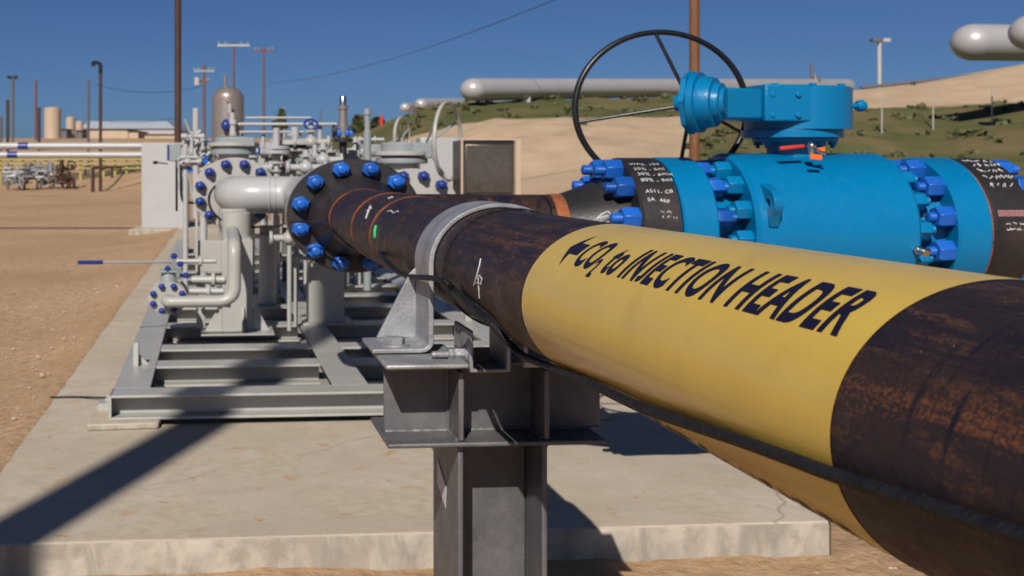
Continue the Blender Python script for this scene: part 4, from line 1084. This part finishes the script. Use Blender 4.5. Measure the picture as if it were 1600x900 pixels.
part('lever', MB().cyl(II(299, 212), II(289, 186), .014, .012, 10), M['grey2'], ic)
mb = MB(); rnd = random.Random(4)
for k in range(26):
    x, y = rnd.uniform(288, 333), rnd.uniform(212, 262); d = rnd.uniform(-.15, .2); c = II(x, y, d)
    ax = rnd.choice([Es, Ez, (Es+Ez).normalized(), (Es-Ez).normalized()]); l = rnd.uniform(.03, .09); r = rnd.uniform(.010, .028)
    mb.lathe(c-ax*l, ax, [(0, r*.6), (0, r), (l*.5, r), (l*.5, r*.55), (l*1.5, r*.55), (l*1.5, r), (2*l, r), (2*l, r*.5)], 12)
part('tube_fitting', mb, M['white'], ic)
mb = MB(); 
for k in range(8):
    x, y = rnd.uniform(286, 330), rnd.uniform(220, 270); mb.hexn(II(x, y, -.1), Et, .022, .04)
part('blue_fitting', mb, M['royal'], ic)
mb = MB()
for k in range(6):
    x = rnd.uniform(288, 325); pts = [II(x, 218, .05), II(x+rnd.uniform(-8, 8), 235), II(x+rnd.uniform(-12, 8), 255), II(x+rnd.uniform(-14, 4), 285), II(x+rnd.uniform(-8, 8), 310)]
    mb.tube(smooth(pts, 5), .008, 8)
part('hose', mb, M['grey'], ic)

# ------------------------------------------------------------------ mid distance: block with pipes, poles
Yc = 21.4
a = PG(205, 366, ZG); b = PG(297, 366, ZG)
cb = thing('anchor_block', 'tall plain white block on a concrete plinth where two white pipes end', 'anchor block', P(255, 366, Yc))
def boxw(mb, x0, x1, Y0, Y1, z0, z1): return mb.box(x0, x1, Y0, Y1, z0, z1, F=lambda x, y, z: Vector((x, y, z)))
def XX(px, Y): return (px-CX)/FX*Y
part('block_body', boxw(MB(), XX(221, Yc), XX(291, Yc), Yc, Yc+.5, ZG+.12, P(0, 223, Yc).z), M['white'], cb, .01)
part('plinth', boxw(MB(), XX(205, Yc), XX(297, Yc), Yc-.3, Yc+.8, ZG-.05, ZG+.119), M['concrete'], cb, .01)
for i, (y, r, lb, bx) in enumerate(((228, .068, 'upper white pipeline running left from the white block, one dark band', 37), (242, .064, 'lower white pipeline running left from the white block, one dark band', 20))):
    o = thing('white_pipeline', lb, 'pipeline', P(-20, y, 21.7), 'white pipelines at the left')
    part('pipe_body', MB().cyl(P(-160, y, 21.7), P(222, y, 21.7), r, None, 20), M['white'], o)
    part('dark_band', MB().cyl(P(bx-8, y, 21.7), P(bx+8, y, 21.7), r+.004, None, 20), M['navy'], o)
    part('pipe_leg', MB().cyl(P(-140, y, 21.7), Vector((P(-140, 0, 21.7).x, 21.7, ZG-.1)), .04), M['brown'], o)

def pole(label, px, ytop, Y, wpx, m, extra=None, group=None, zb=None, cat='pole', name='steel_pole', taper=1.0):
    x = XX(px, Y); zb = gz(x, Y)-.3 if zb is None else zb; zt_ = P(0, ytop, Y).z; r = wpx/2/FX*Y
    o = thing(name, label, cat, (x, Y, zb), group)
    part('shaft', MB().cyl((x, Y, zb), (x, Y, zt_), r, r*taper, 16), m, o)
    return o, x, zt_
pole('tall dark brown steel pole crossing the sky behind the white block', 278, -60, 26, 10.5, M['brown'])
pole('orange-brown steel pole standing behind the black handwheel', 1085, -60, 12, 16, M['rust2'])
# pole whose long shadow falls over the slab (stands behind the viewer at left)
mb = MB().cyl((-2.555, -3, ZG-.2), (-2.555, -3, 11), .122, None, 24)
single('steel_pole', mb, M['brown'], 'stout brown pole behind the viewer whose long shadow crosses the slab', 'pole')

o, x, z = pole('rusty gooseneck vent pole with a dark hooked top', 157, 105, 53, 5.2, M['brown'])
part('gooseneck', MB().tube(bend([(x, 53, z-.3), (x, 53, z+.18), (x-.30, 53, z+.26), (x-.30, 53, z+.05)], .15), .085, 10), M['black'], o)
o, x, z = pole('plain dark steel pole left of the gooseneck pole', 138, 126, 80, 4.5, M['steel'])
GU = 'timber power poles'
def upole(label, px, ytop, Y, wpx, arms, m='wood', box=None):
    o, x, z = pole(label, px, ytop, Y, wpx, M[m], group=GU, cat='power pole', name='power_pole', taper=.8)
    for (y, half, mm) in arms:
        zz_ = P(0, y, Y).z; h = half/FX*Y; k = .09*Y/120
        part('crossarm', boxw(MB(), x-h, x+h, Y-.12, Y-.0, zz_-k*1.2, zz_+k*1.2), M[mm], o)
        ins = MB()
        for q in (-.9, -.5, .5, .9): ins.cyl((x+h*q, Y-.06, zz_+k), (x+h*q, Y-.06, zz_+k+.28), .07, None, 8)
        part('insulator', ins, M['grey2'], o)
    if box: part('transformer', MB().cyl(P(box[0], box[1]+6, Y-.4), P(box[0], box[1]-6, Y-.4), 4.5/FX*Y, None, 16), M['white'], o)
    return o
upole('power pole with a white transformer can, left of the rounded vessel', 319, 100, 120, 5, [(111, 16, 'grey2'), (127, 8, 'wood')], box=(308, 127))
upole('power pole with one long pale crossarm right behind the vessel', 365, 66, 110, 4.5, [(71, 25, 'white')])
upole('power pole with a brown crossarm standing right of the vessel', 412, 75, 130, 4.5, [(79, 15, 'wood')])
pole('thin reddish pole left of the beige storage tank', 56, 125, 130, 4, M['wood'], cat='pole')
pole('short thick brown pole touching the left of the beige tank', 61, 168, 110, 5, M['brown'])
o, x, z = pole('grey mast with a pair of floodlights on top at the far left', 20, 122, 120, 4.5, M['steel'], cat='lamp mast', name='lamp_mast')
part('floodlight', boxw(boxw(MB(), x-.45, x-.1, 119.7, 120.2, z-.1, z+.25), x+.1, x+.45, 119.7, 120.2, z-.1, z+.25), M['black'], o)
pole('short brown post leaning on the far left mast', 12, 156, 100, 5, M['brown'])
pole('dark post at the left frame edge', 1, 182, 100, 5, M['steel'])
o, x, z = pole('white lamp pole with two lamp heads on the ridge at the right', 1374, 66, 90, 6.5, M['white'], cat='lamp pole', name='lamp_pole')
part('lamp_head', boxw(MB(), x-.62, x-.12, 89.6, 90.2, z+.02, z+.28), M['steel'], o); part('lamp_head', boxw(MB(), x+.12, x+.62, 89.6, 90.2, z+.02, z+.28), M['white'], o)
part('bracket', boxw(MB(), x-.15, x+.15, 89.8, 90.0, z+.0, z+.1), M['steel'], o)
pole('thin pale post between the trees right of the vessel', 444, 168, 140, 2.5, M['white'])
pole('thin dark post on the horizon left of the relief valve', 501, 172, 150, 2, M['steel'])
# beige post
pole('short pale post just left of the rounded vessel', 306, 169, 28, 10, M['white'])
# overhead wires
def wire(label, a, b, sag, r=.03):
    pts = [a.lerp(b, i/24)-Ez*sag*4*(i/24)*(1-i/24) for i in range(25)]
    single('power_line', MB().tube(pts, r, 6), M['black'], label, 'power line', 'overhead power lines')
wire('power line sloping up to the right across the open sky', P(420, 130, 125), P(960, -40, 60), 1.2, .022)
wire('sagging power line from the gooseneck pole to the transformer pole', P(148, 131, 120), P(320, 133, 120), .9, .03)
wire('low power line just above the long white roof', P(150, 186, 150), P(275, 184, 120), .5, .03)

# vessel
c = Vector((XX(356, 34), 34, 0)); r = 25/FX*34
vz = P(0, 135, 34).z
vs2 = thing('pressure_vessel', 'upright brownish steel vessel with a rounded top behind the left valve', 'vessel', (c.x, 34, gz(c.x, 34)))
prof = [(0, r)]; zb = gz(c.x, 34)-.1; H = vz-zb
prof += [(H-r*.9+r*.9*math.sin(a), max(1e-4, r*math.cos(a))) for a in [k*math.pi/20 for k in range(0, 11)]]
part('shell', MB().lathe((c.x, 34, zb), Ez, prof, 48), M['vessel'], vs2)
part('nozzle', MB().cyl(P(352, 136, 34), P(352, 118, 34), .05, None, 12), M['vessel'], vs2)
mb = MB(); Y3 = 33.4
mb.cyl(P(363, 212, Y3), P(363, 176, Y3), .07, None, 12); mb.cyl(P(359, 176, Y3), P(359, 162, Y3), .05, None, 10); mb.cyl(P(356, 158, Y3), P(350, 148, Y3), .02, None, 8); mb.lathe(P(364, 212, Y3), Ez, [(0, .1), (.12, .1), (.12, .07), (.35, .07), (.35, .11), (.5, .11)], 14)
part('gauge_column', mb, M['white'], vs2)
part('blue_valve', MB().ball(P(353, 196, Y3), .13, 12, 1.4).cyl(P(353, 206, Y3), P(353, 186, Y3), .05), M['navy'], vs2)

# left background yard
rk2 = thing('pipe_rack', 'low row of rusty brown pipe stanchions on the sand at the left', 'pipe rack', PG(180, 296, ZG))
for x, y in ((133, 290), (145, 301), (175, 294), (187, 292), (198, 288), (212, 289), (222, 287)):
    p = PG(x, y, ZG); part('stanchion', MB().cyl(p-Ez*.2, p+Ez*(1.25), .065 if x > 150 else .08, None, 10), M['brown'], rk2)
part('top_beam', MB().tube([PG(133, 290, ZG)+Ez*1.22, PG(226, 290, ZG)+Ez*1.22], .07, 8).tube([PG(145, 301, ZG)+Ez*1.2, PG(222, 287, ZG)+Ez*1.2], .06, 8), M['brown'], rk2)
# yellow guard rail
rail = thing('guard_rail', 'long yellow safety rail running behind the far pipe manifold', 'guard rail', P(100, 268, 62))
for y in (249, 256, 263): part('rail_bar', boxw(MB(), XX(-60, 64), XX(222, 64), 64, 64.1, P(0, y, 64).z-.045, P(0, y, 64).z+.045), M['yellow'], rail)
for k in range(16):
    x = XX(-55+k*18, 64); part('rail_post', boxw(MB(), x-.06, x+.06, 64.1, 64.2, gz(x, 64)-.1, P(0, 247, 64).z), M['yellow'], rail)
GM = 'far pipe manifolds'
rnd = random.Random(9)
for q, (x0, x1, lb, m) in enumerate(((8, 34, 'leftmost far cluster of grey valves and pipes with pale parts', 'galv'), (34, 62, 'dark grey far pipe cluster left of the yellow rail gap', 'steel'), (60, 88, 'grey far pipe cluster in the middle of the manifold row', 'galv'), (94, 120, 'rusty far pipe cluster nearest the brown stanchions', 'brown'))):
    Ym = 58; c = P((x0+x1)/2, 285, Ym); o = thing('pipe_manifold', lb, 'pipe manifold', Vector((c.x, Ym, ZG)), GM)
    mb = MB()
    for k in range(16):
        x = rnd.uniform(x0, x1); y = rnd.uniform(258, 287); p = P(x, y, Ym+rnd.uniform(-1, 1)); l = rnd.uniform(.15, .5)
        ax = rnd.choice([Es, Ez, Et]); mb.cyl(p-ax*l, p+ax*l, rnd.uniform(.04, .11), None, 10)
        if k % 3 == 0: mb.ring(p, Vector((rnd.uniform(-1, 1), -1, 0)), .22, .04, 16, 6)
    part('pipework', mb, M[m], o)
    part('manifold_leg', MB().cyl((XX(x0+4, Ym), Ym, ZG-.1), (XX(x0+4, Ym), Ym, ZG+.8), .06).cyl((XX(x1-4, Ym), Ym, ZG-.1), (XX(x1-4, Ym), Ym, ZG+.8), .06), M['steel'], o)
def farbox(label, x0, x1, y0, Y, dp, m, cat='building', name='shed', roof=None):
    za = P(0, y0, Y).z; xa, xb = XX(x0, Y), XX(x1, Y); zb = gz((xa+xb)/2, Y)-.5
    o = thing(name, label, cat, ((xa+xb)/2, Y, zb))
    part('wall', boxw(MB(), xa, xb, Y, Y+dp, zb, za), m, o)
    if roof:
        part('roof', MB().prism([(xa-.3, za), (xb+.3, za), (xb-1, za+roof), (xa+1, za+roof)], lambda a, b, c_: Vector((a, c_, b)), Y-.3, Y+dp+.3), M['roof'], o)
    else:
        part('roof', boxw(MB(), xa-.15, xb+.15, Y-.15, Y+dp+.15, za, za+.15), M['brown'], o)
    return o
farbox('long low shed with a pale roof on the left skyline', 128, 272, 201, 190, 30, M['white'], roof=1.3)
farbox('flat beige shed in front of the pale roofed shed', 131, 200, 203, 165, 8, M['cream'])
farbox('smaller beige shed right beside the flat beige shed', 201, 216, 206, 163, 8, M['cream'])
farbox('low brown shed behind the dark steel pole', 226, 300, 211, 160, 6, M['cream'])
def ftank(label, x0, x1, y0, Y, m='cream'):
    r = (x1-x0)/2/FX*Y; x = XX((x0+x1)/2, Y); za = P(0, y0, Y).z; zb = gz(x, Y)-.3
    o = thing('storage_tank', label, 'tank', (x, Y, zb), 'upright beige storage tanks')
    part('shell', MB().cyl((x, Y, zb), (x, Y, za-.25), r, None, 32), M[m], o)
    part('roof', MB().lathe((x, Y, za-.25), Ez, [(0, r), (.08, r), (.25, r*.3), (.27, .001)], 32), M[m], o)
ftank('tallest beige storage tank on the left skyline', 69, 95, 167, 150)
ftank('medium beige storage tank right of the tallest one', 103, 117, 182, 155)
ftank('smallest beige storage tank of the skyline group', 118, 130, 189, 158)
farbox('dark pump shed between the tallest and the medium tank', 96, 104, 203, 145, 3, M['steel'], name='pump_shed')
farbox('dark pump shed between the medium and smallest tank', 120, 128, 205, 144, 3, M['steel'], name='pump_shed')

# silver bullet tanks
def bullet(label, a, b, r, supports=(), m='tank'):
    d = b-a; L_ = d.length; prof = [(-r*math.cos(q)*1.0, max(1e-4, r*math.sin(q))) for q in [k*math.pi/20 for k in range(0, 11)]]
    prof += [(L_+r*math.sin(q), max(1e-4, r*math.cos(q))) for q in [k*math.pi/20 for k in range(0, 11)]]
    low = a-Ez*r
    o = thing('bullet_tank', label, 'tank', Vector((a.x, a.y, gz(a.x, a.y))), 'silver bullet tanks')
    part('shell', MB().lathe(a, d, prof, 48), M[m], o)
    for q in supports:
        c = a.lerp(b, q); zb = gz(c.x, c.y)-.3; w_ = r*.5
        part('saddle', boxw(MB(), c.x-.25, c.x+.25, c.y-r*.8, c.y+r*.8, zb, c.z-r*.75), M['white'], o)
    return o
bullet('long silver tank stretching behind the handwheel along the slope top', P(740, 140, 70), P(1322, 134.5, 112), .74, (.09, .4, .75, .96))
bullet('smaller silver tank lower left behind the long silver tank', P(658, 163, 92), P(860, 160, 120), .50, (.1, .8))
bullet('stubby silver tank end at the far left of the slope top', P(633, 168, 104), P(690, 166, 125), .45, (.3,))
bullet('big silver tank with a round end at the upper right corner', P(1521, 66, 55), P(1800, 70, 58), .93, (.75,))
bullet('nearest silver tank cut off by the right frame edge', P(1612, 51, 48), P(1860, 54, 50), .80, (.8,))
# little vent on long tank
mb = MB(); mb.cyl(P(1268, 124, 106), P(1268, 98, 106), .12).cyl(P(1276, 127, 106), P(1272, 116, 106), .35, .1)
single('tank_vent', mb, M['steel'], 'tiny dark vent stack on top of the long silver tank', 'vent')
# pipeline on the right ridge
pts = [Vector((XX(x, 78), 78, P(0, y, 78).z)) for x, y in ((1345, 137), (1450, 126), (1530, 117), (1620, 105), (1700, 96))]
mb = MB().tube(pts, .13, 10)
single('ridge_pipeline', mb, M['steel'], 'dark thin pipeline following the sandy ridge at the right', 'pipeline')
# fence posts on the slope
for i, (x, y) in enumerate(((1378, 205), (1458, 205), (1550, 215))):
    Yf = 52; xw = XX(x, Yf); zg_ = gz(xw, Yf)
    mb = MB().cyl((xw, Yf, zg_-.2), (xw, Yf, zg_+1.9), .03, None, 8)
    single('fence_post', mb, M['grey'], ['pale fence post on the green slope, left of three', 'pale fence post on the green slope, middle of three', 'pale fence post on the green slope, right of three'][i], 'fence post', 'fence posts on the slope')
# orange marker and small trees on skyline
mb = MB().cyl(P(596, 196, 60), P(596, 180, 60), .09, .06, 12); single('marker_post', mb, M['red'], 'small red marker post on the distant slope', 'marker')
def tree(label, px, ytop, ybot, wpx, Y):
    x = XX(px, Y); zb = gz(x, Y); zt_ = P(0, ytop, Y).z; r = wpx/2/FX*Y; z0 = max(zb, P(0, ybot, Y).z)
    o = thing('tree', label, 'tree', (x, Y, zb), 'skyline trees')
    part('trunk', MB().cyl((x, Y, zb-.2), (x, Y, zt_-.3*(zt_-z0)), .15, .05, 8), M['wood'], o)
    mb = MB(); H = zt_-z0
    for _ in range(700):
        q = random.random(); rr = r*(1-q*.75)*(.55+.45*random.random()); a = random.uniform(0, 6.28)
        p = Vector((x+math.cos(a)*rr, Y+math.sin(a)*rr, z0+q*H)); u = Vector((random.uniform(-1, 1), random.uniform(-1, 1), random.uniform(-1, 1))).normalized()*.3; v = u.cross(Vector((random.random(), random.random(), random.random()))).normalized()*.2
        mb.add([p-u, p+v, p+u, p-v], [(0, 1, 2, 3)])
    part('crown', mb, M['foliage'], o, smooth=False)
tree('dark cone shaped tree above the cream tubes', 440, 172, 200, 16, 120)
tree('low round bush tree right of the relief valve on the skyline', 560, 182, 205, 26, 90)
tree('low wide bush on the slope edge left of the silver tanks', 590, 186, 200, 30, 85)
# dark brown line fence far left-middle
single('low_wall', boxw(MB(), XX(178, 140), XX(275, 140), 140, 140.4, gz(-30, 140)-.5, P(0, 217, 140).z), M['brown'], 'long low reddish wall between the sheds and the white block', 'wall')
